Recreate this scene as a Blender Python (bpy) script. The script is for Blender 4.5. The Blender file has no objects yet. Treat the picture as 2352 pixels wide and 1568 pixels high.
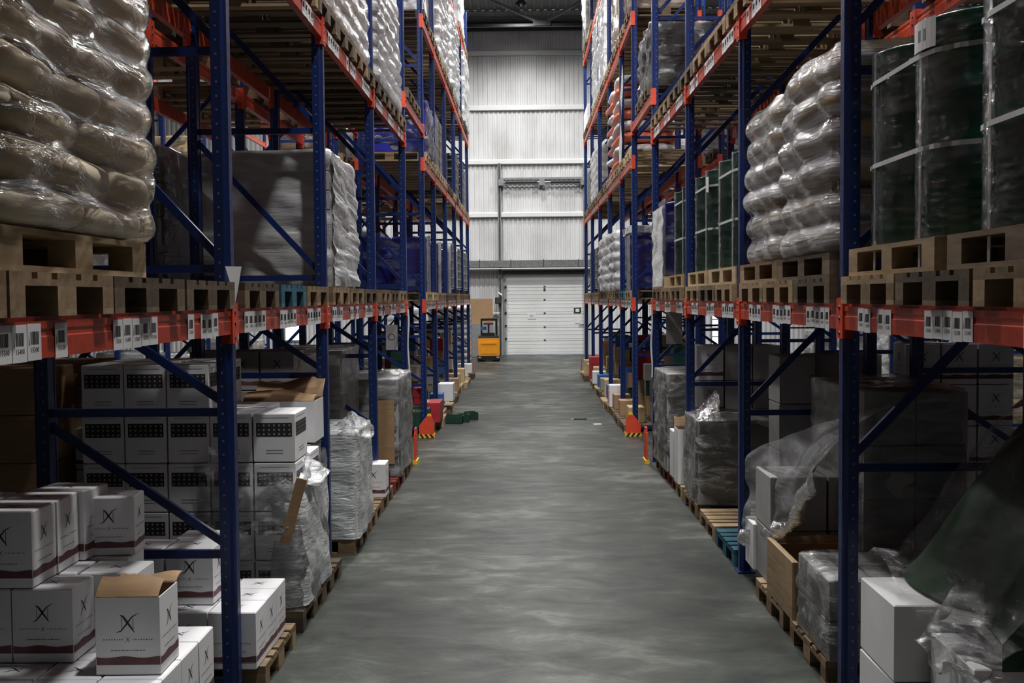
import bpy, math, random
from mathutils import Vector, Matrix, noise, Euler
C = bpy.context.scene.collection
R = random.Random(7)
PI = math.pi

# ------------------------------------------------------------------ camera
FPX = 2400.0
cam = bpy.data.objects.new('camera', bpy.data.cameras.new('camera')); C.objects.link(cam)
cam.data.sensor_width = 36.0; cam.data.lens = FPX / 2352 * 36.0
cam.data.clip_end = 200
yaw, pitch, roll = 30.9 / FPX, 101.7 / FPX, -0.0085
cam.matrix_world = Matrix.Translation((-0.06, 0, 2.25)) @ Matrix.Rotation(yaw, 4, 'Z') @ Matrix.Rotation(PI/2 - pitch, 4, 'X') @ Matrix.Rotation(roll, 4, 'Z')
bpy.context.scene.camera = cam
# ------------------------------------------------------------------ world, exposure
vs = bpy.context.scene.view_settings
vs.view_transform = 'Standard'; vs.look = 'None'; vs.gamma = 1; vs.use_curve_mapping = False
vs.exposure = 0.0
W = bpy.data.worlds.new('sky'); bpy.context.scene.world = W; W.use_nodes = True
W.node_tree.nodes['Background'].inputs[0].default_value = (0.78, 0.88, 1.0, 1)
W.node_tree.nodes['Background'].inputs[1].default_value = 2.2
cy = bpy.context.scene.cycles
cy.max_bounces = 8; cy.diffuse_bounces = 2; cy.glossy_bounces = 3; cy.transparent_max_bounces = 24
cy.use_denoising = True
# lamps: (x, y, z, watts) - high bay lamps over the aisles and added near fills; built with their domes further down
LAMPS = [(-0.12, 37.0, 12.45, 1450), (0.3, 28.5, 12.6, 3300), (-0.3, 20.5, 12.9, 2700), (0.3, 12.5, 13.2, 2000), (1.35, 4.4, 12.6, 3000), (-1.2, 8.6, 13.2, 2300), (0.2, -3.5, 12.5, 60),  # off-centre near pair and the lamp behind camera added to light sacks, film
         (-5.8, 34, 12.5, 3000), (-5.8, 22, 12.8, 3000), (-5.8, 11, 13.2, 2200), (5.9, 34, 12.5, 3000), (5.9, 22, 12.8, 2600), (5.9, 11, 13.2, 1500)]

# ------------------------------------------------------------------ materials
def mat(name):
    m = bpy.data.materials.new(name); m.use_nodes = True
    nt = m.node_tree
    return m, nt, nt.nodes['Principled BSDF']
def N(nt, t, **kw):
    n = nt.nodes.new(t)
    for k, v in kw.items():
        if k.startswith('i_'):
            key = k[2:].replace('_', ' ')
            n.inputs[key].default_value = v
        else: setattr(n, k, v)
    return n
def ramp(nt, fac, stops):
    r = nt.nodes.new('ShaderNodeValToRGB')
    e = r.color_ramp.elements
    e[0].position, e[0].color = stops[0][0], (*stops[0][1], 1)
    e[1].position, e[1].color = stops[-1][0], (*stops[-1][1], 1)
    for p, c in stops[1:-1]:
        x = e.new(p); x.color = (*c, 1)
    nt.links.new(fac, r.inputs[0]); return r.outputs[0]
def coords(nt, scale=(1, 1, 1), rot=(0, 0, 0)):
    tc = nt.nodes.new('ShaderNodeTexCoord'); mp = nt.nodes.new('ShaderNodeMapping')
    mp.inputs['Scale'].default_value = scale; mp.inputs['Rotation'].default_value = rot
    nt.links.new(tc.outputs['Object'], mp.inputs[0]); return mp.outputs[0]
def simple(name, col, rough=0.5, metal=0.0, spec=0.5, var=0.12, scale=6, bump=0.0, coat=0.0, stretch=(1, 1, 1)):
    m, nt, b = mat(name)
    no = N(nt, 'ShaderNodeTexNoise', i_Scale=scale, i_Detail=4.0)
    nt.links.new(coords(nt, stretch), no.inputs['Vector'])
    lo = tuple(c * (1 - var) for c in col); hi = tuple(min(1, c * (1 + var)) for c in col)
    nt.links.new(ramp(nt, no.outputs[0], [(0.3, lo), (0.7, hi)]), b.inputs['Base Color'])
    b.inputs['Roughness'].default_value = rough; b.inputs['Metallic'].default_value = metal
    b.inputs['Specular IOR Level'].default_value = spec; b.inputs['Coat Weight'].default_value = coat
    if bump:
        bp = N(nt, 'ShaderNodeBump', i_Strength=bump, i_Distance=0.02)
        nt.links.new(no.outputs[0], bp.inputs['Height']); nt.links.new(bp.outputs[0], b.inputs['Normal'])
    return m
MT = {}
def wood(name, cols):
    m, nt, b = mat(name)
    oi = N(nt, 'ShaderNodeObjectInfo')
    no = N(nt, 'ShaderNodeTexNoise', i_Scale=5.0, i_Detail=5.0)
    nt.links.new(coords(nt, (6, 1.2, 6)), no.inputs['Vector'])
    n2 = N(nt, 'ShaderNodeTexNoise', i_Scale=7.0, i_Detail=1.0)
    nt.links.new(coords(nt, (1.6, 0.15, 3)), n2.inputs['Vector'])
    ad = N(nt, 'ShaderNodeMath', operation='MULTIPLY_ADD'); ad.inputs[1].default_value = 0.45
    nt.links.new(oi.outputs['Random'], ad.inputs[0])
    a2 = N(nt, 'ShaderNodeMath', operation='MULTIPLY_ADD'); a2.inputs[1].default_value = 0.55; a2.inputs[2].default_value = -0.15
    nt.links.new(no.outputs[0], a2.inputs[0]); 
    a3 = N(nt, 'ShaderNodeMath', operation='MULTIPLY_ADD'); a3.inputs[1].default_value = 0.5
    nt.links.new(n2.outputs[0], a3.inputs[0]); nt.links.new(a2.outputs[0], a3.inputs[2]); nt.links.new(a3.outputs[0], ad.inputs[2])
    nt.links.new(ramp(nt, ad.outputs[0], [(0.15, cols[0]), (0.5, cols[1]), (0.9, cols[2])]), b.inputs['Base Color'])
    b.inputs['Roughness'].default_value = 0.8; b.inputs['Specular IOR Level'].default_value = 0.25
    return m
MT['wood'] = wood('pallet_wood', [(0.075, 0.05, 0.03), (0.19, 0.13, 0.075), (0.36, 0.26, 0.155)])
MT['darkwood'] = wood('weathered_pallet_wood', [(0.035, 0.026, 0.018), (0.09, 0.066, 0.044), (0.19, 0.14, 0.09)])
MT['palewood'] = wood('new_pallet_wood', [(0.24, 0.17, 0.095), (0.38, 0.28, 0.16), (0.5, 0.39, 0.25)])
MT['tealwood'] = wood('blue_painted_wood', [(0.01, 0.05, 0.07), (0.02, 0.09, 0.13), (0.06, 0.16, 0.2)])
MT['redwood'] = wood('red_painted_wood', [(0.10, 0.02, 0.015), (0.17, 0.035, 0.025), (0.25, 0.06, 0.04)])
def steel(name, col, dirt, rough):
    m, nt, b = mat(name)
    no = N(nt, 'ShaderNodeTexNoise', i_Scale=9.0, i_Detail=6.0, i_Roughness=0.7)
    nt.links.new(coords(nt), no.inputs['Vector'])
    nt.links.new(ramp(nt, no.outputs[0], [(0.28, dirt), (0.45, col), (0.8, tuple(min(1, c * 1.25) for c in col))]), b.inputs['Base Color'])
    nt.links.new(ramp(nt, no.outputs[0], [(0.3, (rough + .2,) * 3), (0.7, (rough,) * 3)]), b.inputs['Roughness'])
    return m
MT['blue'] = steel('blue_rack_paint', (0.003, 0.017, 0.10), (0.002, 0.009, 0.04), 0.28)
MT['orange'] = steel('orange_beam_paint', (0.46, 0.052, 0.022), (0.25, 0.03, 0.016), 0.3)
MT['red'] = steel('red_guard_paint', (0.62, 0.06, 0.025), (0.35, 0.04, 0.02), 0.4)
MT['galv'] = simple('galvanised_steel', (0.42, 0.43, 0.43), 0.35, 0.85, var=0.25, scale=12)
MT['darksteel'] = simple('dark_steel', (0.06, 0.06, 0.065), 0.5, 0.5)
MT['grey'] = simple('grey_paint', (0.22, 0.23, 0.24), 0.5)
MT['hole'] = simple('punched_hole_glint', (0.12, 0.14, 0.18), 0.4)  # real holes; their pale colour paints in the glints on them
MT['black'] = simple('black_plastic', (0.012, 0.012, 0.013), 0.35)
MT['ink'] = simple('black_ink', (0.02, 0.018, 0.018), 0.6)
MT['maroon'] = simple('maroon_ink', (0.13, 0.05, 0.055), 0.6, var=0.3, scale=14)
MT['paper'] = simple('white_paper', (0.72, 0.73, 0.74), 0.6, var=0.04)
MT['yellow'] = simple('yellow_tape', (0.75, 0.5, 0.03), 0.5)
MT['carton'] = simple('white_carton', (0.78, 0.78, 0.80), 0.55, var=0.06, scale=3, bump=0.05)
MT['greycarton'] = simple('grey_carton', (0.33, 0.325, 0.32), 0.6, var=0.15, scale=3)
MT['kraft'] = simple('kraft_cardboard', (0.34, 0.21, 0.11), 0.7, var=0.15, scale=5, stretch=(1, 1, 8))
MT['redcarton'] = simple('red_carton', (0.35, 0.02, 0.03), 0.5)
MT['greencarton'] = simple('dark_green_carton', (0.012, 0.05, 0.035), 0.45)
MT['tancarton'] = simple('tan_carton', (0.5, 0.37, 0.2), 0.6)
MT['bluecarton'] = simple('blue_carton', (0.03, 0.12, 0.35), 0.5)
MT['sack'] = simple('beige_sack', (0.74, 0.64, 0.47), 0.5, var=0.18, scale=3, bump=0.35)
MT['tansack'] = simple('tan_sack', (0.45, 0.35, 0.2), 0.4, var=0.15, scale=3, bump=0.2)
MT['whitesack'] = simple('white_sack', (0.75, 0.76, 0.78), 0.4, var=0.06, scale=4, bump=0.3)
MT['orangesack'] = simple('orange_sack_print', (0.75, 0.16, 0.07), 0.4, var=0.2, scale=5, bump=0.3)
MT['darkload'] = simple('charcoal_cover', (0.035, 0.035, 0.038), 0.35, var=0.3, scale=4, bump=0.6)
MT['greendrum'] = simple('green_drum_paint', (0.004, 0.075, 0.048), 0.25, var=0.25, coat=.5)
MT['bluedrum'] = simple('blue_plastic_drum', (0.02, 0.022, 0.26), 0.3, var=0.15)
MT['strap'] = simple('white_strap', (0.55, 0.58, 0.56), 0.4)
MT['forklift'] = simple('orange_truck_paint', (0.85, 0.33, 0.02), 0.35, var=0.05)
MT['lamp'] = simple('lamp_dome', (0.05, 0.05, 0.05), 0.25, 0.6)
MT['whitepaint'] = simple('white_panel_paint', (0.74, 0.75, 0.75), 0.5, var=0.05, scale=1.5)
MT['bottle'] = simple('dark_bottle_glass', (0.008, 0.016, 0.006), 0.08)
MT['greencloth'] = simple('dark_green_cover', (0.004, 0.034, 0.010), 0.5, var=0.4, scale=2, bump=0.3)
m, nt, b = mat('clear_bulb'); b.inputs['Base Color'].default_value = (0.8, 0.8, 0.8, 1); b.inputs['Roughness'].default_value = 0.1
MT['bulb'] = m
m, nt, b = mat('translucent_tank'); b.inputs['Base Color'].default_value = (0.62, 0.68, 0.68, 1); b.inputs['Roughness'].default_value = 0.35
b.inputs['Subsurface Weight'].default_value = 0.0
MT['tank'] = m
m, nt, b = mat('window_glass'); b.inputs['Base Color'].default_value = (0.95, 0.98, 1, 1); b.inputs['Roughness'].default_value = 0.02
tr = N(nt, 'ShaderNodeBsdfTransparent'); mx = N(nt, 'ShaderNodeMixShader'); mx.inputs[0].default_value = 0.12
nt.links.new(tr.outputs[0], mx.inputs[1]); nt.links.new(b.outputs[0], mx.inputs[2]); nt.links.new(mx.outputs[0], nt.nodes['Material Output'].inputs[0])
MT['glass'] = m
def film(name, lo, hi, rot=(0.5, 0.0, 0.0), scale=(3, 3, 14), bump=0.5, rough=0.14, col=(0.82, 0.85, 0.88), p0=0.38, p1=0.68, ior=1.35):
    m, nt, b = mat(name)
    co = coords(nt, scale, rot)
    no = N(nt, 'ShaderNodeTexNoise', i_Scale=1.0, i_Detail=6.0, i_Roughness=0.62, i_Distortion=0.6)
    nt.links.new(co, no.inputs['Vector'])
    n2 = N(nt, 'ShaderNodeTexNoise', i_Scale=3.3, i_Detail=5.0, i_Roughness=0.6, i_Distortion=1.0)
    nt.links.new(co, n2.inputs['Vector'])
    f = ramp(nt, no.outputs[0], [(p0, (lo,) * 3), (p1, (hi,) * 3)])
    b.inputs['Base Color'].default_value = (*col, 1); b.inputs['Roughness'].default_value = rough
    b.inputs['Specular IOR Level'].default_value = 0.9
    bp = N(nt, 'ShaderNodeBump', i_Strength=bump, i_Distance=0.03)
    nt.links.new(n2.outputs[0], bp.inputs['Height']); nt.links.new(bp.outputs[0], b.inputs['Normal'])
    tr = N(nt, 'ShaderNodeBsdfTransparent'); mx = N(nt, 'ShaderNodeMixShader')
    gl = N(nt, 'ShaderNodeBsdfGlossy'); gl.inputs['Roughness'].default_value = rough; gl.inputs['Color'].default_value = (1, 1, 1, 1)
    nt.links.new(bp.outputs[0], gl.inputs['Normal'])
    fr = N(nt, 'ShaderNodeFresnel', i_IOR=ior); nt.links.new(bp.outputs[0], fr.inputs['Normal'])
    nt.links.new(f, mx.inputs[0]); nt.links.new(tr.outputs[0], mx.inputs[1]); nt.links.new(b.outputs[0], mx.inputs[2])
    m2 = N(nt, 'ShaderNodeMixShader')
    nt.links.new(fr.outputs[0], m2.inputs[0]); nt.links.new(mx.outputs[0], m2.inputs[1]); nt.links.new(gl.outputs[0], m2.inputs[2])
    nt.links.new(m2.outputs[0], nt.nodes['Material Output'].inputs[0])
    return m
MT['film'] = film('stretch_film', 0.0, 0.3, bump=.35, rough=.1)
MT['filmsack'] = film('stretch_film_over_sacks', 0.0, 0.34, rot=(0.3, 0, 0), scale=(1.4, 1.4, 8), bump=0.6, rough=0.07, p0=0.5, p1=0.74, ior=1.38)
MT['filmtwist'] = film('twisted_stretch_film', 0.05, 0.75, rot=(-0.6, 0, 0), scale=(0.9, 0.9, 13), bump=0.5, rough=0.1, p0=0.38, p1=0.62)
MT['filmthin'] = film('thin_stretch_film', 0.0, 0.16, rot=(0.2, 0, 0), scale=(2, 2, 7), bump=0.5, rough=0.08, p0=.5, p1=.72, ior=1.3)
MT['filmwhite'] = film('milky_stretch_film', 0.55, 0.95, rot=(0.1, 0, 0), scale=(1.5, 1.5, 7), bump=0.9, rough=0.22)
MT['filmgrey'] = film('grey_stretch_film', 0.45, 0.8, rot=(0.05, 0, 0), scale=(0.9, 0.9, 7), bump=0.3, rough=0.3, col=(0.62, 0.62, 0.64))
MT['filmclear'] = film('clear_film', 0.0, 0.06, rot=(0.4, 0.2, 0), scale=(3, 3, 12), bump=0.5, rough=0.08, ior=1.25, p0=.5, p1=.75)
MT['filmloose'] = film('loose_crumpled_film', 0.0, 0.5, rot=(0.9, 0.3, 0.5), scale=(4, 4, 12), bump=0.7, rough=0.12, p0=0.5, p1=0.72, ior=1.45)

MT['filmfold'] = film('folded_film', 0.06, 0.7, rot=(0.9, 0.6, 0.5), scale=(3, 3, 9), bump=0.6, rough=0.09, p0=0.45, p1=0.7, ior=1.6)
MT['filmdrape'] = film('draped_film', 0.12, 0.42, rot=(0.8, 0.3, 0), scale=(1.5, 1.5, 5), bump=0.35, rough=0.13)
# floor
m, nt, b = mat('concrete_floor')
co = coords(nt)
n1 = N(nt, 'ShaderNodeTexNoise', i_Scale=0.55, i_Detail=6.0, i_Roughness=0.6); nt.links.new(coords(nt, (1, 0.8, 1)), n1.inputs['Vector'])
n2 = N(nt, 'ShaderNodeTexNoise', i_Scale=30.0, i_Detail=6.0, i_Roughness=0.7); nt.links.new(co, n2.inputs['Vector'])
n3 = N(nt, 'ShaderNodeTexNoise', i_Scale=2.6, i_Detail=8.0, i_Roughness=0.65, i_Distortion=0.5); nt.links.new(coords(nt, (0.7, 1.3, 1), (0, 0, 0.2)), n3.inputs['Vector'])
mxa = N(nt, 'ShaderNodeMath', operation='MULTIPLY_ADD'); mxa.inputs[1].default_value = 0.45
nt.links.new(n3.outputs[0], mxa.inputs[0])
h = N(nt, 'ShaderNodeMath', operation='MULTIPLY_ADD'); h.inputs[1].default_value = 0.5; h.inputs[2].default_value = 0.03
nt.links.new(n1.outputs[0], h.inputs[0]); nt.links.new(h.outputs[0], mxa.inputs[2])
cr = ramp(nt, mxa.outputs[0], [(0.42, (0.020, 0.023, 0.020)), (0.475, (0.038, 0.043, 0.038)), (0.53, (0.058, 0.064, 0.056)), (0.60, (0.14, 0.149, 0.13))])
mc = N(nt, 'ShaderNodeMix', data_type='RGBA', blend_type='MULTIPLY'); mc.inputs[0].default_value = 0.5
nt.links.new(cr, mc.inputs[6]); nt.links.new(ramp(nt, n2.outputs[0], [(0.3, (0.7, 0.7, 0.7)), (0.7, (1, 1, 1))]), mc.inputs[7])
nt.links.new(mc.outputs[2], b.inputs['Base Color'])
nt.links.new(ramp(nt, n3.outputs[0], [(0.3, (0.5,) * 3), (0.7, (0.34,) * 3)]), b.inputs['Roughness'])
b.inputs['Specular IOR Level'].default_value = 0.22
bp = N(nt, 'ShaderNodeBump', i_Strength=0.12, i_Distance=0.01); nt.links.new(n2.outputs[0], bp.inputs['Height']); nt.links.new(bp.outputs[0], b.inputs['Normal'])
MT['floor'] = m
# corrugated wall sheet with grime near the rails
m, nt, b = mat('white_wall_sheet')
no = N(nt, 'ShaderNodeTexNoise', i_Scale=1.2, i_Detail=5.0); nt.links.new(coords(nt, (1.0, 1, 0.5)), no.inputs['Vector'])
nt.links.new(ramp(nt, no.outputs[0], [(0.3, (0.52, 0.52, 0.52)), (0.55, (0.66, 0.665, 0.67)), (0.8, (0.74, 0.745, 0.75))]), b.inputs['Base Color'])
b.inputs['Roughness'].default_value = 0.5
MT['wall'] = m
MT['roof'] = simple('grey_roof_sheet', (0.3, 0.31, 0.3), 0.6)
MT['farwallside'] = simple('side_wall_paint', (0.28, 0.29, 0.29), 0.7)

# ------------------------------------------------------------------ mesh helpers
class M:
    def __init__(s): s.v = []; s.f = []; s.mi = []; s.mats = []; s.sm = []
    def _m(s, m):
        if m not in s.mats: s.mats.append(m)
        return s.mats.index(m)
    def add(s, vs_, fs, m, smooth=False):
        o = len(s.v); s.v += [tuple(v) for v in vs_]; k = s._m(m)
        for f in fs: s.f.append(tuple(i + o for i in f)); s.mi.append(k); s.sm.append(smooth)
    def box(s, x0, x1, y0, y1, z0, z1, m, T=None):
        vv = [Vector((x, y, z)) for x in (x0, x1) for y in (y0, y1) for z in (z0, z1)]
        if T is not None: vv = [T @ v for v in vv]
        s.add(vv, [(0, 1, 3, 2), (4, 6, 7, 5), (0, 4, 5, 1), (2, 3, 7, 6), (0, 2, 6, 4), (1, 5, 7, 3)], m)
    def bar(s, a, b, w, h, m, up=(0, 0, 1)):          # rectangular bar from a to b
        a = Vector(a); b = Vector(b); d = (b - a).normalized(); u = Vector(up)
        if abs(d.dot(u)) > 0.98: u = Vector((0, 1, 0))
        r = d.cross(u).normalized(); u = r.cross(d)
        q = [(-w/2, -h/2), (w/2, -h/2), (w/2, h/2), (-w/2, h/2)]
        vv = [p + r * x + u * y for p in (a, b) for x, y in q]
        s.add(vv, [(0, 1, 5, 4), (1, 2, 6, 5), (2, 3, 7, 6), (3, 0, 4, 7), (0, 3, 2, 1), (4, 5, 6, 7)], m)
    def tube(s, a, b, r, m, n=8):
        a = Vector(a); b = Vector(b); d = (b - a).normalized(); u = Vector((0, 0, 1))
        if abs(d.dot(u)) > 0.98: u = Vector((0, 1, 0))
        x = d.cross(u).normalized(); y = x.cross(d)
        vv = [p + (x * math.cos(t * 2 * PI / n) + y * math.sin(t * 2 * PI / n)) * r for p in (a, b) for t in range(n)]
        fs = [(i, (i + 1) % n, n + (i + 1) % n, n + i) for i in range(n)]
        s.add(vv, fs, m, True); s.add(vv[:n], [tuple(range(n))[::-1]], m); s.add(vv[n:], [tuple(range(n))], m)
    def lathe(s, prof, m, n=28, c=(0, 0, 0)):
        vv = [(c[0] + r * math.cos(2 * PI * i / n), c[1] + r * math.sin(2 * PI * i / n), c[2] + z) for r, z in prof for i in range(n)]
        fs = [(j * n + i, j * n + (i + 1) % n, (j + 1) * n + (i + 1) % n, (j + 1) * n + i) for j in range(len(prof) - 1) for i in range(n)]
        s.add(vv, fs, m, True)
    def grid(s, fn, nu, nv, m, closeu=False):
        vv = [fn(i / nu, j / nv) for j in range(nv + 1) for i in range(nu + (0 if closeu else 1))]
        w = nu if closeu else nu + 1
        fs = [(j * w + i, j * w + (i + 1) % w, (j + 1) * w + (i + 1) % w, (j + 1) * w + i) for j in range(nv) for i in range(nu)]
        s.add(vv, fs, m, True)
    def prism(s, pts, y0, y1, m, ax='y'):              # polygon pts (x,z) extruded
        n = len(pts)
        if ax == 'y': vv = [(x, y, z) for y in (y0, y1) for x, z in pts]
        elif ax == 'x': vv = [(y, x, z) for y in (y0, y1) for x, z in pts]
        else: vv = [(x, z, y) for y in (y0, y1) for x, z in pts]
        s.add(vv, [tuple(range(n)), tuple(range(n, 2 * n))[::-1]] + [(i, n + i, n + (i + 1) % n, (i + 1) % n) for i in range(n)], m)
    def mesh(s, name):
        me = bpy.data.meshes.new(name); me.from_pydata(s.v, [], s.f)
        for k in s.mats: me.materials.append(MT[k])
        me.polygons.foreach_set('material_index', s.mi); me.polygons.foreach_set('use_smooth', s.sm)
        me.update(); return me
def put(name, me, parent=None, loc=(0, 0, 0), rz=0, rot=None):
    if isinstance(me, M): me = me.mesh(name)
    o = bpy.data.objects.new(name, me); C.objects.link(o)
    o.location = loc; o.rotation_euler = rot if rot else (0, 0, rz)
    if parent is not None: o.parent = parent
    return o
def tag(o, label, cat=None, group=None, kind=None):
    if label: o['label'] = label
    if cat: o['category'] = cat
    if group: o['group'] = group
    if kind: o['kind'] = kind
    return o
def thing(name, label, cat, loc=(0, 0, 0), rz=0, group=None):
    o = bpy.data.objects.new(name, None); C.objects.link(o); o.empty_display_size = 0.1
    o.location = loc; o.rotation_euler = (0, 0, rz); return tag(o, label, cat, group)
def struct(name, me, loc=(0, 0, 0)): return tag(put(name, me, None, loc), None, None, None, 'structure')
ORD = ['zeroth', 'first', 'second', 'third', 'fourth', 'fifth', 'sixth', 'seventh', 'eighth', 'ninth', 'tenth', 'eleventh', 'twelfth', 'thirteenth', 'fourteenth', 'fifteenth', 'sixteenth', 'seventeenth', 'eighteenth', 'nineteenth', 'twentieth']
def ordw(k): return ORD[k] if k <= 20 else 'twenty-' + ORD[k - 20] if k < 30 else 'thirty-' + ORD[k - 30] if k > 30 else 'thirtieth'
CNT = {}
def nxt(key):
    CNT[key] = CNT.get(key, 0) + 1; return ordw(CNT[key])
def text_mesh(m, s, size, pos, rx, ink, align='CENTER'):
    """adds flat lettering; rx = 3x3 matrix taking text x,y,z into world"""
    cu = bpy.data.curves.new('t', 'FONT'); cu.body = s; cu.size = size; cu.align_x = align; cu.align_y = 'CENTER'; cu.resolution_u = 2
    o = bpy.data.objects.new('t', cu); C.objects.link(o)
    bpy.context.view_layer.update()
    me = bpy.data.meshes.new_from_object(o.evaluated_get(bpy.context.evaluated_depsgraph_get()))
    vv = [Vector(pos) + rx @ v.co for v in me.vertices]
    m.add(vv, [tuple(p.vertices) for p in me.polygons], ink)
    bpy.data.objects.remove(o); bpy.data.meshes.remove(me); bpy.data.curves.remove(cu)
FACE_CAM = Matrix(((1, 0, 0), (0, 0, 1), (0, 1, 0)))              # text facing -Y

# ------------------------------------------------------------------ the hall
YW = 40.6
m_ = M(); m_.box(-24, 24, -8, YW + 0.6, -0.2, 0, 'floor'); struct('floor', m_)
m_ = M(); m_.box(-24.3, -24, -8.3, YW + .3, 0, 16.6, 'farwallside'); struct('wall_left', m_)
m_ = M(); m_.box(24, 24.3, -8.3, YW + .3, 0, 16.6, 'farwallside'); struct('wall_right', m_)
m_ = M(); m_.box(-24, 24, -8.3, -8, 0, 16.6, 'farwallside'); struct('wall_back', m_)
def corr(m, x0, x1, z0, z1):
    p = 0.18; k = math.floor(x0 / p); pts = []
    while k * p < x1:
        for dx, dy in ((0, 0), (0.075, 0), (0.095, 0.028), (0.16, 0.028)):
            x = k * p + dx
            if x0 <= x <= x1: pts.append((x, YW + dy))
        k += 1
    pts = [(x0, YW)] + pts + [(x1, YW)]
    vv = [(x, y, z) for z in (z0, z1) for x, y in pts]; n = len(pts)
    m.add(vv, [(i, i + 1, n + i + 1, n + i) for i in range(n - 1)], 'wall')
DX0, DX1, DZ = -0.80, 2.25, 3.13
WIN = [(-9.45, -8.75, 0.62, 1.28), (7.15, 8.0, 0.32, 1.66)]
m_ = M()
corr(m_, -24, WIN[0][0], 0, 4); corr(m_, WIN[0][0], WIN[0][1], 0, WIN[0][2]); corr(m_, WIN[0][0], WIN[0][1], WIN[0][3], 4)
corr(m_, WIN[0][1], DX0, 0, 4); corr(m_, DX0, DX1, DZ, 4); corr(m_, DX1, WIN[1][0], 0, 4)
corr(m_, WIN[1][0], WIN[1][1], 0, WIN[1][2]); corr(m_, WIN[1][0], WIN[1][1], WIN[1][3], 4); corr(m_, WIN[1][1], 24, 0, 4)
corr(m_, -24, 24, 4, 13.25)
struct('wall_far', m_)
m_ = M()      # roof: corrugated, rising towards the camera
n = 0; vv = []; fs = []
xs = []
x = -24
while x < 24: xs += [(x, 0), (x + .12, 0), (x + .15, .05), (x + .27, .05)]; x += 0.3
vv = [(x, y, z + dz) for y, z in ((YW + .1, 13.2), (-8.2, 16.4)) for x, dz in xs]; n = len(xs)
m_.add(vv, [(i, n + i, n + i + 1, i + 1) for i in range(n - 1)], 'roof'); struct('ceiling', m_)
for k, (x0, x1, z0, z1) in enumerate(WIN):
    m_ = M()
    for a in (x0, x1): m_.box(a - .03, a + .03, YW - .04, YW + .06, z0, z1, 'grey')
    for a in (z0, z1): m_.box(x0 - .03, x1 + .03, YW - .04, YW + .06, a - .03, a + .03, 'grey')
    nr = 4 if k else 1
    for i in range(1, nr): m_.box(x0, x1, YW - .02, YW + .03, z0 + (z1 - z0) * i / nr - .02, z0 + (z1 - z0) * i / nr + .02, 'grey')
    w = struct('window_%d' % (k + 1), m_)
    g = M(); g.box(x0, x1, YW + .01, YW + .02, z0, z1, 'glass'); put('pane', g, w)
# girts, eaves beam, duct
for k, z in enumerate((3.27, 5.33, 7.36, 9.42, 11.52)):
    m_ = M()
    for a, b2 in ((-24, 24),):
        m_.prism([(YW - .06, z), (YW - .12, z + .02), (YW - .12, z + .16), (YW - .06, z + .2), (YW, z + .2), (YW, z)], a, b2, 'whitepaint', 'x')
    struct('trim_%d' % (k + 1), m_)
m_ = M(); z = 12.45
m_.box(-24, 24, YW - .2, YW - .0, z, z + .02, 'darksteel'); m_.box(-24, 24, YW - .2, YW, z + .3, z + .32, 'darksteel'); m_.box(-24, 24, YW - .11, YW - .09, z, z + .3, 'darksteel')
m_.box(-24, 24, YW - .06, YW, z + .42, z + .56, 'grey')
struct('trim_6', m_)
for k, x in enumerate((-1.02, 2.27)):
    m_ = M(); m_.box(x - .06, x + .06, YW - .14, YW - .01, 0, 7.4, 'grey'); m_.box(x - .02, x + .02, YW - .16, YW - .14, 0, 7.4, 'darksteel'); struct('column_%d' % (k + 1), m_)
for k, (xa, xb, za, zb) in enumerate(((0.5, -2.0, 12.15, 13.35), (0.75, 2.4, 12.15, 13.1))):
    m_ = M(); m_.tube((xa, 38.2, za), (xb, 38.2, zb), .055, 'grey'); struct('brace_%d' % (k + 1), m_)
m_ = M(); m_.box(.3, .95, 38.1, 38.3, 12.02, 12.2, 'darksteel'); m_.box(-24, 24, 38.14, 38.26, 12.0, 12.1, 'darksteel')
struct('truss_chord', m_)
d = thing('cable_duct', 'long grey metal duct across the far wall above the white door', 'duct', (0, YW - .3, 3.4))
m_ = M(); m_.box(-3.2, 3.2, -.1, .12, 0, .26, 'galv')
put('duct_body', m_, d)
for x in (-1.8, -.6, .66, 2.0):
    m_ = M(); m_.box(x - .012, x + .012, -.112, .12, -.02, .3, 'darksteel'); put('duct_joint', m_, d)
m_ = M(); m_.box(-3.2, 3.2, -.13, .12, -.07, -.03, 'whitepaint'); put('duct_lip', m_, d)
# dock door
door = tag(put('door_1', (lambda q: (q.box(DX0, DX1, YW + .02, YW + .07, .012, DZ, 'whitepaint'), q)[1])(M())), None, None, None, 'structure')
for i in range(6):
    q = M(); z0 = .02 + i * .52; q.box(DX0 + .03, DX1 - .03, YW - .015, YW + .02, z0 + .008, min(z0 + .512, DZ), 'whitepaint')
    for k in range(3): q.box(DX0 + .03, DX1 - .03, YW - .022, YW - .014, z0 + .1 + k * .15, z0 + .108 + k * .15, 'wall')
    put('door_panel', q, door)
for i, z in enumerate((.55, 1.06, 1.6, 2.12, 2.48, 2.63)):
    q = M(); q.box(.66, .73, YW - .035, YW - .02, z, z + (.11 if i == 4 else .05), 'darksteel'); put('door_hinge', q, door)
q = M(); q.box(1.83, 2.1, YW - .04, YW - .02, 1.62, 1.82, 'black'); q.box(1.89, 2.04, YW - .045, YW - .03, 1.66, 1.78, 'paper'); put('door_window', q, door)
q = M(); q.box(.03, .36, YW - .03, YW - .02, 1.4, 1.62, 'paper'); text_mesh(q, '01', .15, (.2, YW - .035, 1.51), FACE_CAM, 'grey'); put('door_number_sign', q, door)
q = M(); q.box(1.86, 2.08, YW - .03, YW - .02, 1.22, 1.5, 'paper'); put('door_notice', q, door)
q = M(); q.bar((2.02, YW - .06, 1.15), (2.2, YW - .06, 1.17), .025, .025, 'darksteel'); put('door_handle', q, door)
q = M()
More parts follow.
